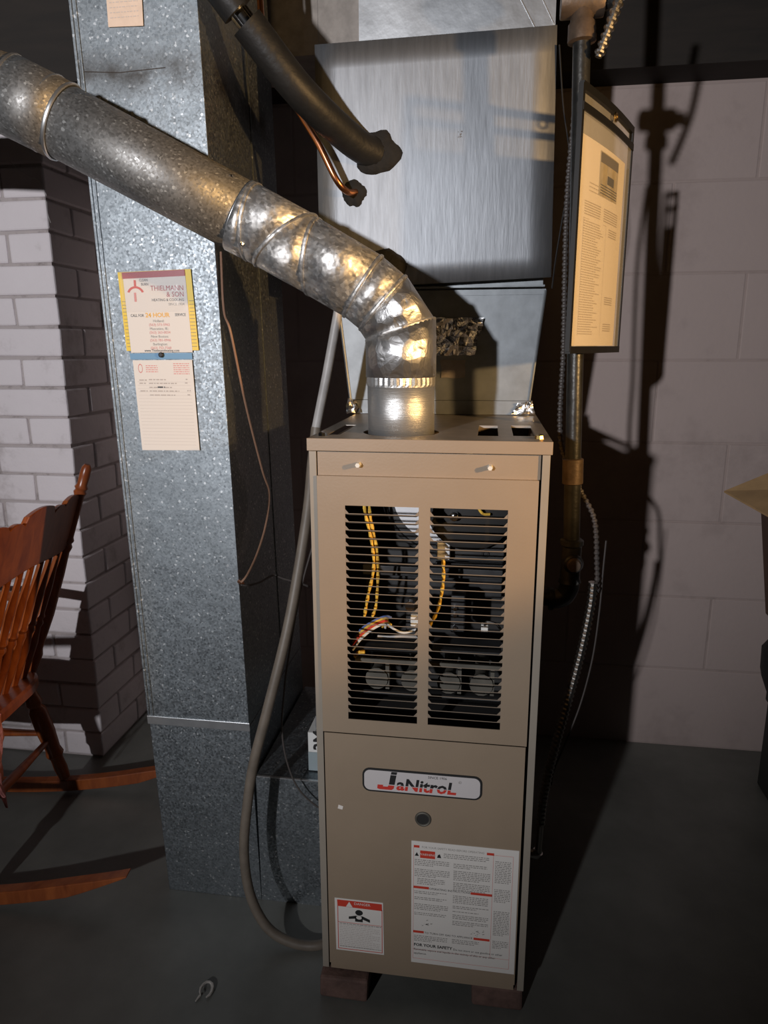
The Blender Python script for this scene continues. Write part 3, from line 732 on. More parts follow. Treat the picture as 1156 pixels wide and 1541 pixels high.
d3 = (I_-H_).normalized()
seg_part('turning_gore', [(H_, d2, d3, FR), (I_, d3, d3, FR)], 'galv_pipe', 1.0)
d4 = (J_-I_).normalized(); seg_part('turning_gore', [(I_, d3+d4, d4, FR), (J_, d4, d4, FR)], 'galv_pipe')
d5 = (K_-J_).normalized(); seg_part('turning_gore', [(J_, d4+d5, d5, FR), (K_, d5, d5, FR)], 'galv_pipe')
d6 = (L_-K_).normalized(); seg_part('straight_pipe', [(K_, d5+d6, d6, FR), (L_, d6, d6, FR)], 'galv_pipe')
d7 = (N_-L_).normalized(); seg_part('straight_pipe', [(L_, d6+d7, d7, FR), (N_, d7, d7, FR)], 'galv_pipe')
def seam(c, nrm, ax, rad, thick, mat='elbow', name='seam_bead'):
    ring = loft([(c, nrm, ax, rad)], 1.0, 40)[0]
    mb = MB(); cc = Vector(c); n = Vector(nrm).normalized(); rings = []
    for p in ring:
        d = (p-cc).normalized()
        rings.append([p + d*thick*math.cos(2*math.pi*j/8) + n*thick*1.3*math.sin(2*math.pi*j/8) for j in range(8)])
    mb.rings(rings, closed=True); return mb.build(name, mat, flue, smooth=True)
for c, nrm, ax in ((A, nA, dAB), (B, nB, dBC), (Cc, nC, dCD), (D, nD, run), (E_, nE, run), (F_, nF, run)):
    seam(c, nrm, ax, FR*1.012, 0.0030)
seam(F2, run, run, FR*1.01, 0.0012, 'cleat')
seam(G - run*0.018, run, run, FR*1.03, 0.0028, 'cleat'); seam(G + run*0.012, run, run, FR*1.03, 0.0028, 'cleat')
seam(H_, d2, d2, FR*1.03, 0.0028, 'cleat')
for p, nn in ((F2+Vector((0.0, -0.035, 0.056)), Vector((0.2, -0.5, 0.8))), (F2+Vector((0.02, -0.045, -0.052)), Vector((-0.1, -0.6, -0.7))), (G+Vector((-0.03, -0.055, 0.035)), Vector((0, -0.85, 0.5)))):
    nn = nn.normalized(); mb = MB(); mb.tube([p, p+nn*0.006, p+nn*0.009], [0.004, 0.004, 0.002], 6); mb.build('sheet_screw', 'chrome', flue)

# ------------------------------------------------------------------ coil cabinet, transition and plenum
coil = thing('coil_plenum', 'large sheet metal coil cabinet and plenum standing on the furnace', 'plenum', (-0.03, 0.7, FT))
MB().hexa([(-0.270, 0.512, 1.555), (0.228, 0.505, 1.555), (0.228, 0.96, 1.555), (-0.270, 0.96, 1.555), (-0.285, 0.512, 2.088), (0.216, 0.505, 2.088), (0.216, 0.96, 2.088), (-0.285, 0.96, 2.088)]).build('coil_case', 'sheet', coil)
# front access panel: leans back a little and stands proud at the bottom
p = [(-0.304, 0.466, 1.556), (0.243, 0.468, 1.576), (0.230, 0.462, 2.091), (-0.304, 0.462, 2.084)]
mb = MB(); k = Vector((0.002, 0.0015, 0.0))
N8 = 10; grid = []
for i in range(N8+1):
    row = []
    for q in range(N8+1):
        s, t = q/N8, i/N8
        P0 = Vector(p[0]).lerp(Vector(p[1]), s); P1 = Vector(p[3]).lerp(Vector(p[2]), s); w = P0.lerp(P1, t)
        w.y += 0.0025*math.sin(s*5.0+1)*math.sin(t*4.0) * (1 if 0 < q < N8 and 0 < i < N8 else 0)
        row.append(w)
    grid.append(row)
for i in range(N8):
    for q in range(N8): mb.quad(grid[i][q], grid[i][q+1], grid[i+1][q+1], grid[i+1][q])
fp = mb.build('access_panel', 'panel', coil)
bm = bmesh.new(); bm.from_mesh(fp.data); bmesh.ops.remove_doubles(bm, verts=bm.verts, dist=1e-5); bmesh.ops.recalc_face_normals(bm, faces=bm.faces)
for fc in bm.faces:
    if fc.normal.y > 0: fc.normal_flip()
bm.to_mesh(fp.data); bm.free(); fp.data.shade_smooth()
md = fp.modifiers.new('thick', 'SOLIDIFY'); md.thickness = 0.002; md.offset = -1
mb = MB(); mb.box(-0.286, 0.230, 0.472, 0.506, 1.556, 1.560); mb.build('case_flange', 'sheet', coil)
# tapered transition down to the furnace
MB().hexa([(-0.240, 0.500, 1.290), (0.207, 0.500, 1.290), (0.207, 0.713, 1.290), (-0.240, 0.713, 1.290), (-0.270, 0.500, 1.553), (0.234, 0.500, 1.553), (0.234, 0.90, 1.553), (-0.270, 0.90, 1.553)]).build('transition', 'sheet', coil)
MB().box(-0.2405, 0.2075, 0.4985, 0.714, FT+0.001, 1.289).build('starter_collar', 'sheet', coil)
MB().box(-0.271, 0.235, 0.4975, 0.4995, 1.540, 1.5525).build('top_hem', 'sheet', coil)
# corner seams and crumpled tape
for (x0, x1) in ((-0.240, -0.270), (0.207, 0.234)):
    mb = MB(); mb.tube([(x0, 0.499, 1.29), (x1, 0.499, 1.55)], 0.0035, 6); mb.build('corner_seam', 'sheet', coil)
def crumple(name, pts, mat, parent, y0, amp, seed, nx=10, nz=6):
    """pts: four corners (x,z) from bottom left counter-clockwise"""
    rr = random.Random(seed); g = []
    for i in range(nz+1):
        row = []
        for q in range(nx+1):
            s, t = q/nx, i/nz
            a = Vector(pts[0]).lerp(Vector(pts[1]), s); c = Vector(pts[3]).lerp(Vector(pts[2]), s); w = a.lerp(c, t)
            row.append((w.x+rr.uniform(-1, 1)*0.0015, y0 - rr.uniform(0, amp), w.y+rr.uniform(-1, 1)*0.0015))
        g.append(row)
    mb = MB()
    for i in range(nz):
        for q in range(nx): mb.quad(g[i][q], g[i][q+1], g[i+1][q+1], g[i+1][q])
    return mb.build(name, mat, parent)
crumple('foil_tape_patch', [(-0.035, 1.398), (0.072, 1.400), (0.088, 1.487), (-0.035, 1.489)], 'foil', coil, 0.497, 0.005, 4)
crumple('foil_tape_strip', [(-0.030, 1.462), (0.088, 1.458), (0.090, 1.488), (-0.032, 1.486)], 'foil', coil, 0.490, 0.005, 9, 10, 3)
crumple('tape_corner', [(0.165, 1.258), (0.222, 1.256), (0.214, 1.292), (0.180, 1.284)], 'foil', coil, 0.494, 0.012, 14, 5, 4)
crumple('tape_corner', [(-0.252, 1.256), (-0.212, 1.258), (-0.222, 1.285), (-0.246, 1.296)], 'foil', coil, 0.494, 0.012, 15, 5, 4)
crumple('foil_label', [(-0.010, 1.345), (0.048, 1.345), (0.050, 1.388), (-0.012, 1.388)], 'brown_sheet', coil, 0.4985, 0.002, 16, 4, 3)
mb = MB(); mb.hexa([(-0.209, 0.500, 2.090), (0.228, 0.492, 2.090), (0.228, 0.95, 2.090), (-0.209, 0.95, 2.090), (-0.209, 0.500, 2.395), (0.226, 0.492, 2.395), (0.226, 0.95, 2.395), (-0.209, 0.95, 2.395)])
upo = mb.build('upper_plenum', 'sheet_up', coil)
mb = MB()
for (x0, x1, z0, z1) in ((0.150, 0.185, 2.16, 2.10), (0.195, 0.225, 2.16, 2.105)):
    mb.tube([(x0, 0.4925, z0), (x1, 0.4925, z1)], 0.0016, 6)
mb.build('crease', 'cleat', upo)
mb = MB(); rr = random.Random(44)
for k in range(9):
    x, z, q = 0.028+rr.uniform(-.008, .008), 1.884+rr.uniform(-.006, .006), rr.uniform(0.001, 0.004)
    mb.quad((x, 0.4595, z), (x+q, 0.4595, z+q*0.5), (x+q, 0.4595, z+q*0.5+0.001), (x, 0.4595, z+0.001))
mb.build('rust_speck', 'rusty_iron', fp)
# sealed line holes
def blob(name, c, rx, rz, seed, parent, depth=0.02, y_dir=-1):
    rr = random.Random(seed); mb = MB(); rings = []; n = 26
    ph = [rr.uniform(0.80, 1.2) for _ in range(n)]; ph = [(ph[j-1]+2*ph[j]+ph[(j+1) % n])/4 for j in range(n)]
    for (k, dy) in ((1.0, 0.006), (0.95, -0.006), (0.7, -depth*0.8), (0.3, -depth)):
        rings.append([(c[0]+rx*k*ph[j]*math.cos(2*math.pi*j/n), c[1]+dy+rr.uniform(-.002, .002), c[2]+rz*k*ph[j]*math.sin(2*math.pi*j/n)) for j in range(n)])
    mb.rings(rings); return mb.build(name, 'black_gunk', parent, smooth=True)
blob('hole_sealant', (-0.160, 0.470, 1.853), 0.051, 0.051, 2, coil, 0.018)
blob('hole_sealant', (-0.218, 0.478, 1.772), 0.036, 0.036, 6, coil, 0.018)
blob('hole_sealant', (-0.142, 0.466, 1.602), 0.050, 0.045, 8, coil, 0.016)
# trunk branching off to the left behind the plenum
tr = thing('supply_trunk', 'dull brown sheet metal trunk duct above the black insulated line', 'duct', (-0.6, 0.85, 2.15))
MB().box(-1.19, -0.211, 0.74, 0.955, 2.165, 2.397).build('trunk_shell', 'brown_sheet', tr)
MB().box(-0.40, -0.36, 0.7385, 0.7398, 2.165, 2.397).build('trunk_seam', 'brown_sheet', tr)

# ------------------------------------------------------------------ refrigerant lines
sl = thing('suction_line', 'thick black foam insulated refrigerant line entering the coil cabinet', 'pipe', (-0.30, 0.32, 1.94))
pth = smooth_path([(-0.170, 0.475, 1.856), (-0.215, 0.425, 1.874), (-0.300, 0.310, 1.940), (-0.388, 0.240, 2.047)], 8)
mb = MB(); mb.tube(pth, 0.0345, 20); mb.build('foam_sleeve', 'black_foam', sl, smooth=True)
mb = MB(); mb.tube([(-0.384, 0.243, 2.042), (-0.400, 0.232, 2.062), (-0.420, 0.22, 2.086), (-0.47, 0.19, 2.15)], 0.020, 16); mb.build('bare_tube', 'chrome', sl, smooth=True)
mb = MB(); mb.tube(smooth_path([(-0.402, 0.231, 2.064), (-0.44, 0.208, 2.112), (-0.52, 0.18, 2.20), (-0.66, 0.16, 2.38)], 6), 0.034, 20); mb.build('foam_sleeve', 'black_foam', sl, smooth=True)
mb = MB(); mb.tube(smooth_path([(-0.214, 0.462, 1.772), (-0.228, 0.430, 1.768), (-0.248, 0.405, 1.790), (-0.285, 0.40, 1.862), (-0.330, 0.41, 1.932), (-0.385, 0.43, 2.02), (-0.425, 0.46, 2.14), (-0.435, 0.50, 2.39)], 8), 0.0075, 12)
tag(mb.build('liquid_line', 'copper', smooth=True), 'thin bare copper refrigerant line running beneath the black foam line', 'pipe')

# ------------------------------------------------------------------ return air duct
rd = thing('return_duct', 'tall spangled galvanized return air duct with a floor boot', 'duct', (-0.58, 0.47, 0))
RY0, RY1 = 0.231, 0.72
MB().hexa([(-0.719, RY0, 0.505), (-0.4545, RY0, 0.505), (-0.4545, RY1, 0.505), (-0.719, RY1, 0.505), (-0.762, RY0, 2.396), (-0.490, RY0, 2.396), (-0.490, RY1, 2.396), (-0.762, RY1, 2.396)]).build('riser', 'galv_riser', rd, bevel=0.001)
MB().hexa([(-0.702, RY0, 0.0), (-0.4445, RY0, 0.0), (-0.4445, RY1, 0.0), (-0.702, RY1, 0.0), (-0.718, RY0, 0.503), (-0.4535, RY0, 0.503), (-0.4535, RY1, 0.503), (-0.718, RY1, 0.503)]).build('lower_boot', 'galv', rd, bevel=0.001)
bt = MB().hexa([(-0.4440, RY0+0.001, 0.0), (-0.224, RY0+0.001, 0.0), (-0.224, RY1, 0.0), (-0.4440, RY1, 0.0), (-0.4440, RY0+0.001, 0.366), (-0.224, RY0+0.001, 0.366), (-0.224, RY1, 0.366), (-0.4440, RY1, 0.366)]).build('side_boot', 'galv', rd)
MB().box(-0.440, -0.224, RY0-0.002, RY0+0.004, 0.3665, 0.369).build('boot_hem', 'cleat', bt)
MB().hexa([(-0.721, RY0-0.003, 0.492), (-0.4520, RY0-0.003, 0.492), (-0.4520, RY0-0.0002, 0.492), (-0.721, RY0-0.0002, 0.492), (-0.722, RY0-0.003, 0.514), (-0.4525, RY0-0.003, 0.514), (-0.4525, RY0-0.0002, 0.514), (-0.722, RY0-0.0002, 0.514)]).build('drive_cleat', 'cleat', rd, bevel=0.0006)
for (off, w) in ((0.0, 0.006), (0.013, 0.003)):
    MB().hexa([(-0.720+off, RY0-0.003, 0.516), (-0.720+off+w, RY0-0.003, 0.516), (-0.720+off+w, RY0-0.0002, 0.516), (-0.720+off, RY0-0.0002, 0.516), (-0.763+off, RY0-0.003, 2.395), (-0.763+off+w, RY0-0.003, 2.395), (-0.763+off+w, RY0-0.0002, 2.395), (-0.763+off, RY0-0.0002, 2.395)]).build('lock_seam', 'galv', rd, bevel=0.0008)
MB().hexa([(-0.4540, 0.52, 0.516), (-0.4525, 0.52, 0.516), (-0.4525, 0.526, 0.516), (-0.4540, 0.526, 0.516), (-0.4900, 0.52, 2.395), (-0.4885, 0.52, 2.395), (-0.4885, 0.526, 2.395), (-0.4900, 0.526, 2.395)]).build('side_seam', 'galv', rd)
mb = MB(); mb.tube([(-0.740, 0.2300, 1.975), (-0.660, 0.2305, 1.969), (-0.560, 0.2305, 1.973)], 0.0008, 5); mb.build('dent_crease', 'dark_wire', rd)

# ------------------------------------------------------------------ service tag, history card, notes on the duct
TY = RY0-0.0065
sv = thing('service_tag', 'yellow edged service tag in a clear sleeve stuck on the galvanized duct', 'tag', (-0.612, TY, 1.41))
def quadsheet(name, pts, y, mat, parent, th=0.0006):
    mb = MB(); mb.prism_y(pts, y-th, y); return mb.build(name, mat, parent)
quadsheet('yellow_backing', [(-0.693, 1.413), (-0.524, 1.414), (-0.531, 1.584), (-0.699, 1.580)], TY+0.0028, 'yellow', sv)
quadsheet('white_card', [(-0.682, 1.409), (-0.538, 1.410), (-0.544, 1.577), (-0.687, 1.573)], TY+0.0018, 'paper', sv)
quadsheet('red_header', [(-0.688, 1.566), (-0.544, 1.570), (-0.5445, 1.583), (-0.6885, 1.579)], TY+0.0010, 'maroon_ink', sv)
text('tag_lettering', 'THIELMANN', 0.0152, -0.549, TY+0.0008, 1.5405, 'maroon_ink', sv, 'RIGHT', sx=0.9)
text('tag_lettering', '& SON', 0.0152, -0.549, TY+0.0008, 1.5275, 'maroon_ink', sv, 'RIGHT', sx=0.9)
text('tag_lettering', 'HEATING & COOLING', 0.0078, -0.5495, TY+0.0008, 1.5185, 'ink', sv, 'RIGHT', sx=0.95)
text('tag_lettering', 'SINCE 1924', 0.0074, -0.5495, TY+0.0008, 1.5095, 'grey_ink', sv, 'RIGHT')
text('tag_lettering', 'CALL FOR', 0.0086, -0.676, TY+0.0008, 1.4860, 'ink', sv, sx=0.8)
text('tag_lettering', '24 HOUR', 0.0135, -0.6135, TY+0.0008, 1.4850, 'orange_ink', sv, 'CENTER', bold=0.0003)
text('tag_lettering', 'SERVICE', 0.0086, -0.548, TY+0.0008, 1.4870, 'ink', sv, 'RIGHT', sx=0.8)
text('tag_lettering', 'CLEAN', 0.008, -0.650, TY+0.0008, 1.560, 'ink', sv, sx=0.8)
text('tag_lettering', 'BURN', 0.008, -0.646, TY+0.0008, 1.5515, 'ink', sv, sx=0.8)
for i, (a, b2) in enumerate((('Holland:', '(563) 573-5962'), ('Muscatine, Ill.:', '(563) 263-0034'), ('New Boston:', '(563) 781-0946'), ('Burlington:', '(563) 752-7560'))):
    text('tag_lettering', a, 0.0078, -0.6115, TY+0.0008, 1.4745-i*0.0165, 'grey_ink', sv, 'CENTER')
    text('tag_lettering', b2, 0.0078, -0.6105, TY+0.0008, 1.4665-i*0.0165, 'rose_ink', sv, 'CENTER')
text('tag_lettering', 'www.Thielmannheating.com', 0.0084, -0.609, TY+0.0008, 1.4112, 'ink', sv, 'CENTER', sx=0.85)
mb = MB(); mb.torus((-0.662, TY+0.0008, 1.538), (0, 1, 0), 0.0, 0.0)
mb = MB()
for k in range(10):
    a0, a1 = R(20+14*k), R(20+14*(k+1))
    q = lambda a, rr: (-0.660+rr*math.cos(a)*1.1, TY+0.0008, 1.532+rr*math.sin(a))
    mb.quad(q(a0, 0.014), q(a0, 0.0185), q(a1, 0.0185), q(a1, 0.014))
mb.box(-0.6625, -0.6575, TY+0.0007, TY+0.0008, 1.549, 1.563); mb.build('tag_flame_arc', 'red_ink', sv)
mb = MB(); mb.box(-0.6640, -0.6590, TY+0.0007, TY+0.0008, 1.518, 1.537); mb.build('tag_flame_stem', 'rose_ink', sv)
mb = MB(); rr = random.Random(2)
for k in range(14):
    z = 1.518-k*0.0074
    dx = (1.518-z)*0.045
    mb.quad((-0.6945+dx, TY+0.0020, z), (-0.685+dx*0.6, TY+0.0020, z), (-0.685+dx*0.6, TY+0.0020, z+0.0012), (-0.6945+dx, TY+0.0020, z+0.0012))
    mb.quad((-0.5395, TY+0.0020, z), (-0.5285+dx*0.3, TY+0.0020, z), (-0.5285+dx*0.3, TY+0.0020, z+0.0012), (-0.5395, TY+0.0020, z+0.0012))
mb.build('scale_marks', 'olive_photo', sv)
g = []; mb = MB(); rr = random.Random(31)
for i in range(7):
    row = []
    for q in range(9):
        s, t = q/8, i/6
        row.append((-0.690+0.148*s+t*-0.003, TY+0.0002-rr.uniform(0, 0.0022), 1.496+0.086*t))
    g.append(row)
for i in range(6):
    for q in range(8): mb.quad(g[i][q], g[i][q+1], g[i+1][q+1], g[i+1][q])
mb.build('clear_sleeve', 'clear', sv)
hc = thing('history_card', 'narrow cream lined service history card hung under a blue strip', 'card', (-0.61, TY, 1.19))
quadsheet('blue_strip', [(-0.686, 1.3945), (-0.540, 1.3955), (-0.5405, 1.4085), (-0.6865, 1.4075)], TY+0.0034, 'blue', hc)
quadsheet('lined_card', [(-0.6745, 1.191), (-0.536, 1.193), (-0.5405, 1.3935), (-0.680, 1.3925)], TY+0.0018, 'paper', hc)
mb = MB(); rr = random.Random(12)
for k in range(20): 
    z = 1.345-k*0.0074; x0 = -0.673 + k*0.0002
    mb.quad((x0, TY+0.0010, z), (x0+0.126, TY+0.0010, z), (x0+0.126, TY+0.0010, z+0.0006), (x0, TY+0.0010, z+0.0006))
mb.build('ruled_line', 'pale_ink', hc)
mb = MB()
for k in range(6): words(mb, -0.585, -0.548, 1.3845-k*0.0044, 0.0030, TY+0.0009, rr, 0.8, 1.0)
for k in range(4): words(mb, -0.650, -0.622, 1.3800-k*0.0044, 0.0030, TY+0.0009, rr, 0.8, 1.0)
for k in range(8):
    a0, a1 = R(45*k), R(45*(k+1)); q = lambda a, r2: (-0.663+r2*0.75*math.cos(a), TY+0.0009, 1.375+r2*1.4*math.sin(a)); mb.quad(q(a0, 0.006), q(a0, 0.0075), q(a1, 0.0075), q(a1, 0.006))
mb.build('card_red_print', 'rose_ink', hc)
mb = MB()
for (a, c, z) in ((-0.668, -0.650, 1.348), (-0.645, -0.605, 1.349), (-0.558, -0.552, 1.350), (-0.668, -0.652, 1.341), (-0.645, -0.580, 1.341), (-0.560, -0.553, 1.342), (-0.645, -0.590, 1.332), (-0.667, -0.650, 1.324), (-0.645, -0.575, 1.324), (-0.556, -0.548, 1.325), (-0.645, -0.585, 1.315), (-0.556, -0.550, 1.316)):
    words(mb, a, c, z, 0.0048, TY+0.0008, rr, 0.8, 1.0)
mb.build('handwriting', 'pen_ink', hc)
mb = MB(); words(mb, -0.625, -0.608, 1.3325, 0.0055, TY+0.0006, rr, 0.8, 1.0); mb.build('handwriting', 'ink', hc)
mb = MB(); mb.tube([(-0.611, TY+0.0000, 1.4045), (-0.611, TY-0.0025, 1.4045), (-0.611, TY-0.004, 1.4045)], [0.0058, 0.0058, 0.004], 14)
tag(mb.build('button_magnet', 'black_foam', smooth=True), 'small round black magnet pinning the card to the duct', 'magnet')
no = thing('paper_note', 'small tan paper note stuck high on the galvanized duct', 'note', (-0.636, TY, 2.05))
quadsheet('note_sheet', [(-0.674, 2.051), (-0.599, 2.049), (-0.597, 2.140), (-0.673, 2.141)], RY0-0.0035, 'paper_tan', no)
mb = MB(); rr = random.Random(4)
for k in range(8): words(mb, -0.668, -0.604, 2.129-k*0.009, 0.003, RY0-0.0045, rr, 0.5, 0.95)
mb.build('note_writing', 'pale_ink', no)

# ------------------------------------------------------------------ gas pipe
gp = thing('gas_pipe', 'black iron gas pipe dropping beside the furnace with tee and elbow', 'pipe', (0.30, 0.26, 0.86))
def px(z): return 0.263 + (2.02-z)*0.036
GY = 0.268
mb = MB(); mb.tube([(px(2.0), GY, 2.0), (px(1.172), GY, 1.172)], 0.0167, 18); mb.build('riser_pipe', 'black_iron', gp, smooth=True)
mb = MB(); mb.tube([(px(2.06), GY, 2.06), (px(2.02), GY, 2.02), (px(2.015), GY, 2.015), (px(1.985), GY, 1.985), (px(1.983), GY, 1.983)], [0.022, 0.022, 0.026, 0.027, 0.019], 16)
mb.tube([(px(2.05)-0.040, GY, 2.052), (px(2.05)-0.036, GY, 2.052), (px(2.05)+0.036, GY, 2.052), (px(2.05)+0.040, GY, 2.052)], [0.026, 0.027, 0.027, 0.026], 16)
mb.build('top_tee', 'rusty_iron', gp, smooth=True)
mb = MB(); mb.tube([(px(2.05)+0.04, GY, 2.052), (px(2.05)+0.062, GY, 2.052)], 0.0167, 14); mb.build('side_stub', 'black_iron', gp, smooth=True)
mb = MB(); mb.tube([(px(2.06), GY, 2.06), (px(2.39), GY, 2.39)], 0.0167, 14); mb.build('riser_pipe', 'black_iron', gp, smooth=True)
mb = MB(); mb.tube([(px(1.185), GY, 1.185), (px(1.183), GY, 1.183), (px(1.130), GY, 1.130), (px(1.128), GY, 1.128)], [0.018, 0.0222, 0.0222, 0.018], 16); mb.build('coupling', 'rusty_iron', gp, smooth=True)
mb = MB(); mb.tube([(px(1.130), GY, 1.130), (px(1.0), GY, 1.0)], [0.0178, 0.0178], 16); mb.build('nipple', 'black_iron', gp, smooth=True)
mb = MB(); xt = px(0.97)
mb.tube([(xt, GY, 1.006), (xt, GY, 1.002), (xt, GY, 0.992), (xt, GY, 0.988), (xt, GY, 0.915), (xt, GY, 0.905), (xt, GY, 0.902)], [0.020, 0.0255, 0.0255, 0.022, 0.022, 0.0255, 0.020], 18)
mb.tube([(xt, GY, 0.955), (xt+0.004, GY-0.024, 0.953), (xt+0.004, GY-0.030, 0.953)], [0.021, 0.022, 0.018], 16); mb.build('drip_tee', 'black_iron', gp, smooth=True)
mb = MB(); mb.tube([(xt+0.004, GY-0.028, 0.953), (xt+0.004, GY-0.036, 0.952)], [0.0165, 0.014], 14); mb.build('tee_plug', 'rusty_iron', gp, smooth=True)
mb = MB(); mb.tube(smooth_path([(xt, GY, 0.904), (xt-0.001, GY, 0.890), (xt-0.010, GY, 0.872), (xt-0.026, GY, 0.864), (xt-0.036, GY, 0.863)], 5), 0.0225, 16)
mb.tube([(xt-0.034, GY, 0.863), (xt-0.044, GY, 0.863)], 0.0262, 16); mb.build('elbow', 'black_iron', gp, smooth=True)
mb = MB(); mb.tube([(xt-0.042, GY, 0.863), (0.2235, GY, 0.863)], 0.0167, 14); mb.build('inlet_nipple', 'black_iron', gp, smooth=True)

# ------------------------------------------------------------------ hanging document pouch
po = thing('document_pouch', 'clear vinyl document pouch with black edging hung on the gas pipe', 'pouch', (0.33, 0.32, 1.41))
p0 = Vector((0.2560, 0.165, 0)); p1 = Vector((0.4000, 0.475, 0)); dv = (p1-p0).normalized(); nv = Vector((dv.y, -dv.x, 0)); PW = (p1-p0).length
PZ0, PZ1 = 1.410, 1.882
def pp(s, z, o=0.0):
    bow = 0.006*math.sin(math.pi*max(0, min(1, s/PW)))
    return p0 + dv*s + nv*(o+bow) + Vector((0, 0, z))
def psheet(name, s0, s1, z0, z1, off, mat, th=0.0008, n=6, parent=po, skew=0.0):
    mb = MB()
    fr = [pp(s0+(s1-s0)*k/n, z0, off) for k in range(n+1)]; ft = [pp(s0+(s1-s0)*k/n, z1+skew*k/n, off) for k in range(n+1)]
    bk = [pp(s0+(s1-s0)*k/n, z0, off-th) for k in range(n+1)]; bt2 = [pp(s0+(s1-s0)*k/n, z1+skew*k/n, off-th) for k in range(n+1)]
    mb.rings([[bk[k], fr[k], ft[k], bt2[k]] for k in range(n+1)])
    return mb.build(name, mat, parent)
psheet('vinyl_back', 0, PW, PZ0, PZ1, 0.0, 'clear')
psheet('vinyl_front', 0.0, PW, PZ0, 1.850, 0.006, 'clear', 0.0005)
psheet('top_binding', 0, PW, PZ1-0.010, PZ1+0.004, 0.0075, 'vinyl_edge', 0.009)
psheet('pocket_binding', 0, PW, 1.838, 1.852, 0.0085, 'vinyl_edge', 0.0022)
psheet('side_binding', PW-0.012, PW, PZ0, PZ1, 0.0075, 'vinyl_edge', 0.009)
psheet('side_binding', -0.004, 0.006, PZ0, PZ1, 0.0075, 'vinyl_edge', 0.009)
psheet('bottom_binding', 0, PW, PZ0-0.004, PZ0+0.010, 0.0080, 'vinyl_edge', 0.0095)
pa = psheet('paper_sheet', 0.008, PW*0.84, PZ0+0.011, 1.802, 0.0045, 'paper_form', 0.0008)
def pmap(off): return lambda a, b2: pp(a, b2, off)
mb = MB(); rr = random.Random(17)
for k in range(46): words(mb, 0.04, 0.155, 1.655-k*0.0047, 0.0034, 0, rr, 0.5, rr.uniform(0.6, 1.0), pmap(0.0050))
for k in range(6): words(mb, 0.04, 0.13, 1.690-k*0.0045, 0.0034, 0, rr, 0.8, 1.0, pmap(0.0050)); words(mb, 0.15, 0.25, 1.690-k*0.0045, 0.0034, 0, rr, 0.8, 1.0, pmap(0.0050))
for k in range(3): words(mb, 0.06, 0.2, 1.725-k*0.007, 0.0034, 0, rr, 0.5, 1.0, pmap(0.0050))
for z in (1.655, 1.52, 1.465):
    for k in range(4): words(mb, 0.19, 0.25, z-k*0.0045, 0.0036, 0, rr, 0.9, 1.0, pmap(0.0050))
mb.build('printed_text', 'form_ink', pa)
mb = MB()
for (s0, s1, z0, z1) in ((0.038, 0.0388, 1.44, 1.66), (0.170, 0.1708, 1.44, 1.66), (0.038, 0.1708, 1.66, 1.6608)):
    mb.quad(pp(s0, z0, 0.0050), pp(s1, z0, 0.0050), pp(s1, z1, 0.0050), pp(s0, z1, 0.0050))
mb.build('form_border', 'form_ink', pa)
ps = psheet('photo_sticker', 0.110, 0.232, 1.712, 1.792, 0.0054, 'olive_photo', 0.0006, 4, pa)
psheet('sticker_header', 0.112, 0.230, 1.772, 1.790, 0.0057, 'dark_wire', 0.0002, 4, ps)
psheet('sticker_emblem', 0.158, 0.202, 1.738, 1.754, 0.0057, 'ink', 0.0002, 3, ps)
mb = MB()
for k in range(4): words(mb, 0.118, 0.228, 1.731-k*0.005, 0.0036, 0, rr, 0.8, 1.0, pmap(0.0058))
mb.build('sticker_print', 'ink', ps)
gc = pp(PW*0.52, 1.866, 0.0085); mb = MB(); mb.torus(gc, nv, 0.0075, 0.0022, 18, 6); mb.build('grommet', 'brass', po, smooth=True)

# ------------------------------------------------------------------ conduits and cables
def armour(pts, rad, name, label, cat='conduit', step=0.0024, amp=0.16, mat='conduit'):
    base = smooth_path(pts, 20)
    out = [base[0]]; acc = 0.0
    for a, b2 in zip(base, base[1:]):
        L_ = (b2-a).length; t = step-acc
        while t <= L_: out.append(a.lerp(b2, t/L_)); t += step
        acc = L_-(t-step)
    rads = [rad*(1+amp*(1 if i % 4 in (0, 1) else -1)) for i in range(len(out))]
    mb = MB(); mb.tube(out, rads, 9)
    return tag(mb.build(name, mat, smooth=False), label, cat)
armour([(0.352, 0.255, 2.18), (0.336, 0.245, 2.08), (0.318, 0.238, 2.02), (0.292, 0.2405, 1.945)], 0.0085, 'armoured_cable', 'shiny armoured cable slanting down to the top of the gas pipe', 'cable', 0.0034, 0.22)
armour([(0.262, 0.300, 1.90), (0.256, 0.31, 1.74), (0.258, 0.31, 1.60), (0.264, 0.305, 1.42), (0.268, 0.298, 1.22), (0.316, 0.295, 1.11), (0.346, 0.268, 1.05), (0.357, 0.262, 0.95), (0.362, 0.262, 0.885)], 0.0052, 'armoured_cable', 'dull armoured cable running behind the hanging pouch and down the gas pipe', 'cable', 0.003, 0.2, 'dark_wire')
armour([(0.350, 0.250, 0.912), (0.347, 0.25, 0.85), (0.330, 0.25, 0.725), (0.303, 0.25, 0.58), (0.281, 0.25, 0.46), (0.268, 0.25, 0.36), (0.264, 0.25, 0.285)], 0.0095, 'flexible_conduit', 'bright flexible metal conduit curving down the furnace side', 'conduit', 0.003, 0.14)
mb = MB(); mb.tube([(0.2640, 0.25, 0.288), (0.2625, 0.25, 0.225), (0.262, 0.25, 0.213)], [0.0085, 0.008, 0.010], 10); mb.tube([(0.262, 0.25, 0.214), (0.258, 0.25, 0.205), (0.2235, 0.25, 0.205)], [0.013, 0.013, 0.011], 10)
tag(mb.build('conduit_connector', 'conduit', smooth=True), 'short metal connector joining the flexible conduit to the furnace side', 'connector')
def cable(name, pts, rad, mat, label, cat='cable', n=8):
    mb = MB(); mb.tube(smooth_path(pts, n), rad, 7); return tag(mb.build(name, mat, smooth=True), label, cat)
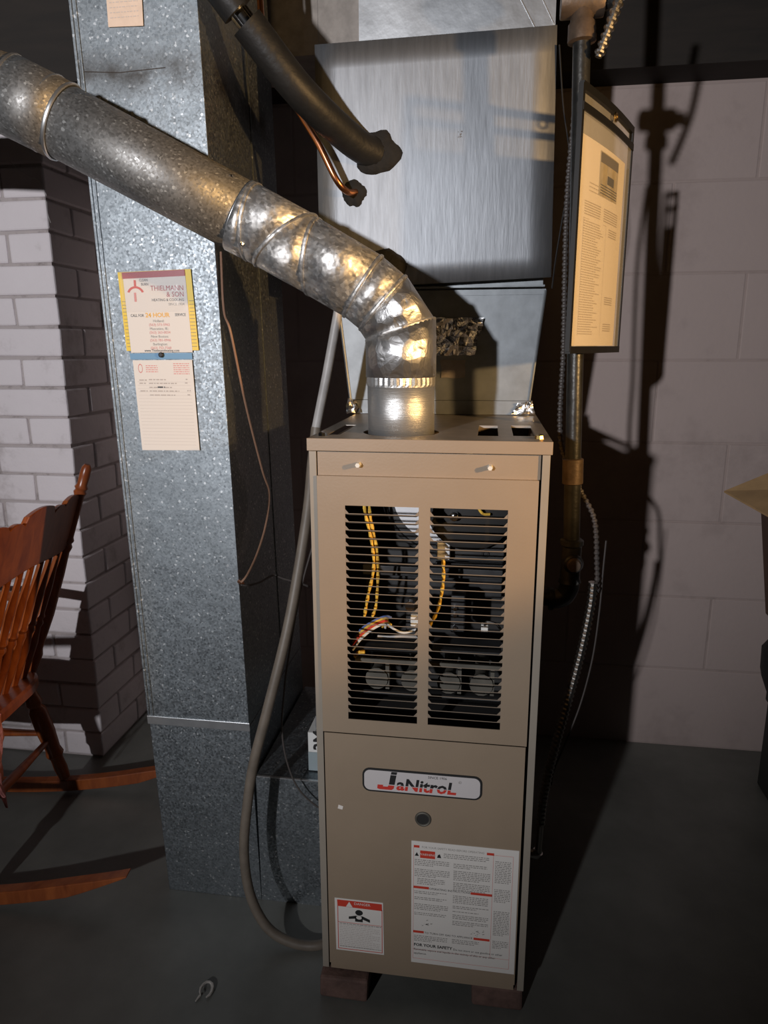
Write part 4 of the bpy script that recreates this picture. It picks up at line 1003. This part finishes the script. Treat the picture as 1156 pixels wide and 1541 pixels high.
cable('thermostat_wire', [(0.376, 0.28, 1.00), (0.374, 0.28, 0.93), (0.372, 0.28, 0.83), (0.364, 0.28, 0.716), (0.344, 0.28, 0.60), (0.316, 0.28, 0.50), (0.292, 0.28, 0.42), (0.288, 0.28, 0.38)], 0.0020, 'dark_wire', 'thin dark wire hanging beside the bright flexible conduit', 'wire')
cable('low_voltage_wire', [(-0.470, 0.25, 1.62), (-0.465, 0.236, 1.50), (-0.448, 0.226, 1.45), (-0.440, 0.277, 1.291), (-0.436, 0.36, 1.13), (-0.434, 0.402, 1.06), (-0.436, 0.37, 0.985), (-0.438, 0.300, 0.93), (-0.440, 0.232, 0.900), (-0.4505, 0.215, 0.885)], 0.0028, 'brown_wire', 'brown low voltage wire looping down the side of the return duct', 'wire')
cable('ground_wire', [(-0.4495, 0.214, 0.880), (-0.438, 0.23, 0.874), (-0.430, 0.29, 0.862), (-0.425, 0.38, 0.850), (-0.395, 0.37, 0.846), (-0.34, 0.33, 0.85), (-0.305, 0.28, 0.86)], 0.0026, 'dark_wire', 'short dark wire from the duct edge back to the drain hose', 'wire')
mb = MB(); mb.tube([(-0.4600, 0.229, 0.883), (-0.452, 0.221, 0.883), (-0.446, 0.217, 0.882)], [0.005, 0.005, 0.004], 8); tag(mb.build('wire_nut', 'copper'), 'small copper coloured clip on the duct edge holding wires', 'clip')
cable('sensor_wire', [(-0.262, 0.24, 1.05), (-0.272, 0.215, 0.995), (-0.305, 0.205, 0.876), (-0.340, 0.20, 0.70), (-0.352, 0.20, 0.62), (-0.361, 0.20, 0.52), (-0.350, 0.20, 0.43), (-0.322, 0.20, 0.36), (-0.275, 0.205, 0.312), (-0.232, 0.21, 0.295)], 0.0022, 'dark_wire', 'thin black wire drooping over the galvanized boot beside the furnace', 'wire')
cable('control_wire', [(0.236, 0.455, 2.05), (0.250, 0.45, 1.93), (0.266, 0.44, 1.84), (0.268, 0.43, 1.77), (0.258, 0.43, 1.69), (0.249, 0.44, 1.61), (0.245, 0.45, 1.55)], 0.0018, 'vinyl_edge', 'thin black wire bowing out along the edge of the coil cabinet', 'wire')
dh = thing('drain_hose', 'long drain hose from the coil cabinet down to the floor by the furnace', 'hose', (-0.30, 0.15, 0.0))
mb = MB(); mb.tube([(-0.226, 0.305, 1.50), (-0.255, 0.302, 1.36), (-0.284, 0.300, 1.232)], 0.0105, 12); mb.build('grey_tube', 'grey_tube', dh, smooth=True)
mb = MB(); mb.tube(smooth_path([(-0.282, 0.300, 1.240), (-0.290, 0.285, 1.16), (-0.296, 0.245, 1.04), (-0.325, 0.175, 0.815), (-0.370, 0.13, 0.615), (-0.405, 0.115, 0.48), (-0.424, 0.11, 0.37), (-0.436, 0.105, 0.255), (-0.428, 0.10, 0.15), (-0.400, 0.095, 0.075), (-0.360, 0.09, 0.035), (-0.300, 0.092, 0.0135), (-0.245, 0.105, 0.0125), (-0.18, 0.16, 0.0125), (-0.10, 0.25, 0.0125)], 8), 0.0118, 14); mb.build('brown_hose', 'brown_hose', dh, smooth=True)

# ------------------------------------------------------------------ air filter beside the furnace
af = thing('air_filter', 'boxed air filter edge standing on the duct boot beside the furnace', 'air filter', (-0.27, 0.40, 0.369))
MB().box(-0.317, -0.2245, 0.272, 0.66, 0.3695, 0.421).build('filter_frame', 'filter_blue', af)
MB().box(-0.3165, -0.2250, 0.2725, 0.66, 0.4215, 0.476).build('white_end', 'filter_white', af)
text('filter_lettering', '3M', 0.044, -0.272, 0.2712, 0.427, 'ink', af, rot=R(90), bold=0.0012)
MB().box(-0.300, -0.2245, 0.285, 0.66, 0.4765, 0.515).build('filter_sleeve', 'cleat', af)

# ------------------------------------------------------------------ rocking chair
TH = R(6); ce, cn = Vector((math.cos(TH), math.sin(TH), 0)), Vector((-math.sin(TH), math.cos(TH), 0)); CO = Vector((-1.417, 0.326, 0))
chair = thing('rocking_chair', 'turned wooden rocking chair with scalloped crest rail by the chimney', 'rocking chair', (-1.417, 0.326, 0))
def cp(s, l, z): return CO + ce*s + cn*l + Vector((0, 0, z))
# rockers: long shallow arcs, rear end tapering up
for l in (-0.245, 0.245):
    mb = MB(); rings = []; n = 26
    for k in range(n+1):
        s = -0.44 + 1.07*k/n; zc = 0.0165 + 0.235*(s-0.02)**2*0.95
        h = 0.022; 
        if k > n-4: h *= (n-k+1.2)/5.0; zc += 0.010*(k-n+4)/4
        w = 0.016
        zb = zc - h + 0.006
        zb = max(zb, 0.0008)
        rings.append([cp(s, l-w, zb), cp(s, l+w, zb), cp(s, l+w, zc+h), cp(s, l-w, zc+h)])
    mb.rings(rings); mb.build('rocker', 'chair', chair, bevel=0.003)
def turned_leg(a, b2, r0):
    mb = MB(); mb.turned(a, b2, [(0, r0*0.7), (0.12, r0*0.8), (0.2, r0*1.05), (0.24, r0*0.75), (0.28, r0*1.1), (0.5, r0*1.15), (0.68, r0*0.95), (0.74, r0*1.15), (0.78, r0*0.8), (0.9, r0*0.85), (1, r0*0.7)], 14); return mb
turned_leg(cp(0.150, 0.205, 0.405), cp(0.215, 0.245, 0.052), 0.024).build('leg', 'chair', chair, smooth=True)
turned_leg(cp(0.150, -0.205, 0.405), cp(0.215, -0.245, 0.052), 0.024).build('leg', 'chair', chair, smooth=True)
turned_leg(cp(-0.20, 0.215, 0.405), cp(-0.24, 0.245, 0.055), 0.022).build('leg', 'chair', chair, smooth=True)
turned_leg(cp(-0.20, -0.215, 0.405), cp(-0.24, -0.245, 0.055), 0.022).build('leg', 'chair', chair, smooth=True)
for (a, b2) in ((cp(0.190, -0.228, 0.20), cp(0.190, 0.228, 0.20)), (cp(-0.225, 0.231, 0.22), cp(0.185, 0.227, 0.22)), (cp(-0.225, -0.231, 0.22), cp(0.185, -0.227, 0.22)), (cp(-0.228, -0.232, 0.26), cp(-0.228, 0.232, 0.26))):
    mb = MB(); mb.turned(a, b2, [(0, 0.009), (0.2, 0.011), (0.5, 0.015), (0.8, 0.011), (1, 0.009)], 10); mb.build('stretcher', 'chair', chair, smooth=True)
mb = MB(); rings = []
for z, k in ((0.402, 0.96), (0.408, 1.0), (0.430, 1.0), (0.438, 0.97)):
    rg_ = []
    for j in range(28):
        a = 2*math.pi*j/28; sx_, sy_ = math.cos(a), math.sin(a); e2 = 0.42
        rg_.append(cp(-0.02 + 0.235*k*math.copysign(abs(sx_)**e2, sx_), 0.265*k*math.copysign(abs(sy_)**e2, sy_)*(1-0.08*sx_), z))
    rings.append(rg_)
mb.rings(rings); mb.build('seat', 'chair', chair, smooth=True)
def back_s(z): return 0.155 + (z-0.43)*0.36
def post(l):
    mb = MB(); a, b2 = cp(back_s(0.425), l*0.93, 0.425), cp(back_s(1.086)+0.002, l, 1.086)
    mb.turned(a, b2, [(0, 0.014), (0.06, 0.017), (0.10, 0.020), (0.13, 0.015), (0.3, 0.021), (0.5, 0.019), (0.60, 0.016), (0.625, 0.020), (0.64, 0.015), (0.655, 0.020), (0.67, 0.016), (0.86, 0.015), (0.875, 0.019), (0.885, 0.015), (0.897, 0.0195), (0.91, 0.0145), (0.95, 0.0155), (0.985, 0.0145), (1.0, 0.008)], 14)
    return mb.build('back_post', 'chair', chair, smooth=True)
post(0.25); post(-0.25)
# scalloped crest rail, curved in plan
def crest_top(l):
    a = abs(l)/0.235
    if a > 0.62: return 1.006 - 0.010*((a-0.81)/0.19)**2
    if a > 0.32: return 0.996 - 0.014*((a-0.47)/0.15)**2
    return 1.000 + 0.014*(1-(a/0.32)**2)
mb = MB(); rings = []; n = 44
for k in range(n+1):
    l = -0.238 + 0.476*k/n; bow = 0.012*(1-(l/0.238)**2)
    zt = crest_top(l); zb = 0.838 + 0.006*math.cos(l*16)
    s0, s1 = back_s(zb)+bow, back_s(zt)+bow
    rings.append([cp(s0-0.009, l, zb), cp(s0+0.009, l, zb), cp(s1+0.008, l, zt), cp(s1-0.008, l, zt)])
mb.rings(rings); mb.build('crest_rail', 'chair', chair, bevel=0.003)
for k in range(8):
    l = -0.1925 + 0.055*k; bow = 0.012*(1-(l/0.238)**2)
    mb = MB(); mb.turned(cp(back_s(0.43)+0.004, l*0.92, 0.43), cp(back_s(0.845)+bow, l, 0.845), [(0, 0.008), (0.1, 0.010), (0.3, 0.014), (0.42, 0.010), (0.45, 0.0145), (0.475, 0.010), (0.50, 0.014), (0.52, 0.010), (0.72, 0.0125), (0.9, 0.009), (1, 0.008)], 10)
    mb.build('spindle', 'chair', chair, smooth=True)
for sgn in (-1, 1):
    mb = MB(); mb.tube(smooth_path([cp(back_s(0.66), 0.238*sgn, 0.66), cp(0.10, 0.275*sgn, 0.665), cp(-0.10, 0.29*sgn, 0.66), cp(-0.24, 0.285*sgn, 0.645)], 6), [0.016]*18 + [0.02], 10); mb.build('armrest', 'chair', chair, smooth=True)
    mb = MB(); mb.turned(cp(-0.19, 0.24*sgn, 0.43), cp(-0.20, 0.288*sgn, 0.65), [(0, 0.012), (0.3, 0.018), (0.5, 0.012), (0.7, 0.017), (1, 0.011)], 10); mb.build('arm_support', 'chair', chair, smooth=True)
# cushion ties knotted to the back of the seat
for (l, z1, w, sd) in ((-0.075, 0.17, 0.020, 1), (-0.10, 0.22, 0.018, 2)):
    rr = random.Random(sd); mb = MB(); rings = []
    for k in range(13):
        t = k/12; z = 0.455 - (0.455-z1)*t; s = 0.225 + 0.012*math.sin(t*5+sd); ww = w*(0.45+0.55*math.sin(min(1, t*1.6)*1.4))*(1 if k < 12 else 0.3)
        rings.append([cp(s-0.002+rr.uniform(-.003, .003), l-ww/2, z), cp(s+0.002, l, z-0.003), cp(s+rr.uniform(-.004, .004), l+ww/2, z), cp(s-0.004, l, z+0.003)])
    mb.rings(rings); mb.build('cushion_tie', 'ribbon', chair)

# ------------------------------------------------------------------ clutter on the right
tk = thing('storage_trunk', 'dark storage trunk on the floor at the end of the block wall', 'trunk', (1.3, 0.75, 0))
MB().box(1.028, 1.62, 0.52, 0.96, 0.0, 0.30).build('trunk_body', 'trunk', tk, bevel=0.008)
MB().box(1.022, 1.626, 0.515, 0.966, 0.3008, 0.345).build('trunk_lid', 'trunk', tk, bevel=0.008)
bgm = MB(); rings = []; rr = random.Random(8); n = 24
for (z, k) in ((0.347, 0.80), (0.375, 0.95), (0.45, 1.03), (0.52, 1.05), (0.57, 0.98), (0.598, 0.75)):
    rings.append([(1.235 + 0.285*k*math.copysign(abs(math.cos(2*math.pi*j/n))**0.7, math.cos(2*math.pi*j/n)) + rr.uniform(-.007, .007), 0.75 + 0.205*k*math.copysign(abs(math.sin(2*math.pi*j/n))**0.7, math.sin(2*math.pi*j/n)) + rr.uniform(-.007, .007), z) for j in range(n)])
bgm.rings(rings); tag(bgm.build('duffel_bag', 'black_bag', smooth=True), 'black soft cloth bag lying on the dark trunk', 'bag')
ct = thing('cardboard_carton', 'dark brown carton with a tan open flap on top of the black bag', 'carton', (1.2, 0.78, 0.60))
MB().hexa([(0.985, 0.60, 0.602), (1.45, 0.60, 0.602), (1.45, 0.95, 0.602), (0.985, 0.95, 0.602), (0.935, 0.60, 0.93), (1.45, 0.60, 0.93), (1.45, 0.95, 0.93), (0.935, 0.95, 0.93)]).build('carton_body', 'carton', ct, bevel=0.004)
fl = MB(); fl.hexa([(0.826, 0.955, 0.984), (0.930, 0.60, 0.935), (1.45, 0.60, 0.935), (0.955, 0.955, 0.955), (0.826, 0.955, 0.989), (0.930, 0.60, 0.940), (1.45, 0.60, 1.10), (0.955, 0.955, 1.052)])
fl.build('open_flap', 'cardboard', ct)

# ------------------------------------------------------------------ small things
mb = MB(); rr = random.Random(3); ring = []
for k in range(11):
    a = R(-60 + 30*k); ring.append((Vector((-0.482 + 0.016*math.cos(a)*0.8, -0.052 + 0.020*math.sin(a), 0.004 + 0.006*math.sin(a*0.5)**2))))
mb.tube(ring, [0.0015, 0.003, 0.004, 0.004, 0.0035, 0.003, 0.003, 0.003, 0.003, 0.002, 0.001], 6); mb.tube([(-0.492, -0.066, 0.0035), (-0.496, -0.080, 0.003)], [0.003, 0.0015], 6)
tag(mb.build('plastic_scrap', 'debris', smooth=True), 'small curled scrap of pale plastic lying on the floor', 'scrap')
mb = MB()
for pts in ([(-1.30, 0.775, 1.95), (-1.25, 0.78, 1.91), (-1.222, 0.785, 1.90), (-1.205, 0.785, 1.86)], [(-1.205, 0.785, 1.86), (-1.15, 0.70, 1.80), (-1.08, 0.60, 1.75)]):
    mb.tube(smooth_path(pts, 4), 0.0008, 4)
tag(mb.build('cobweb', 'web'), 'stringy cobweb hanging at the chimney corner', 'cobweb')
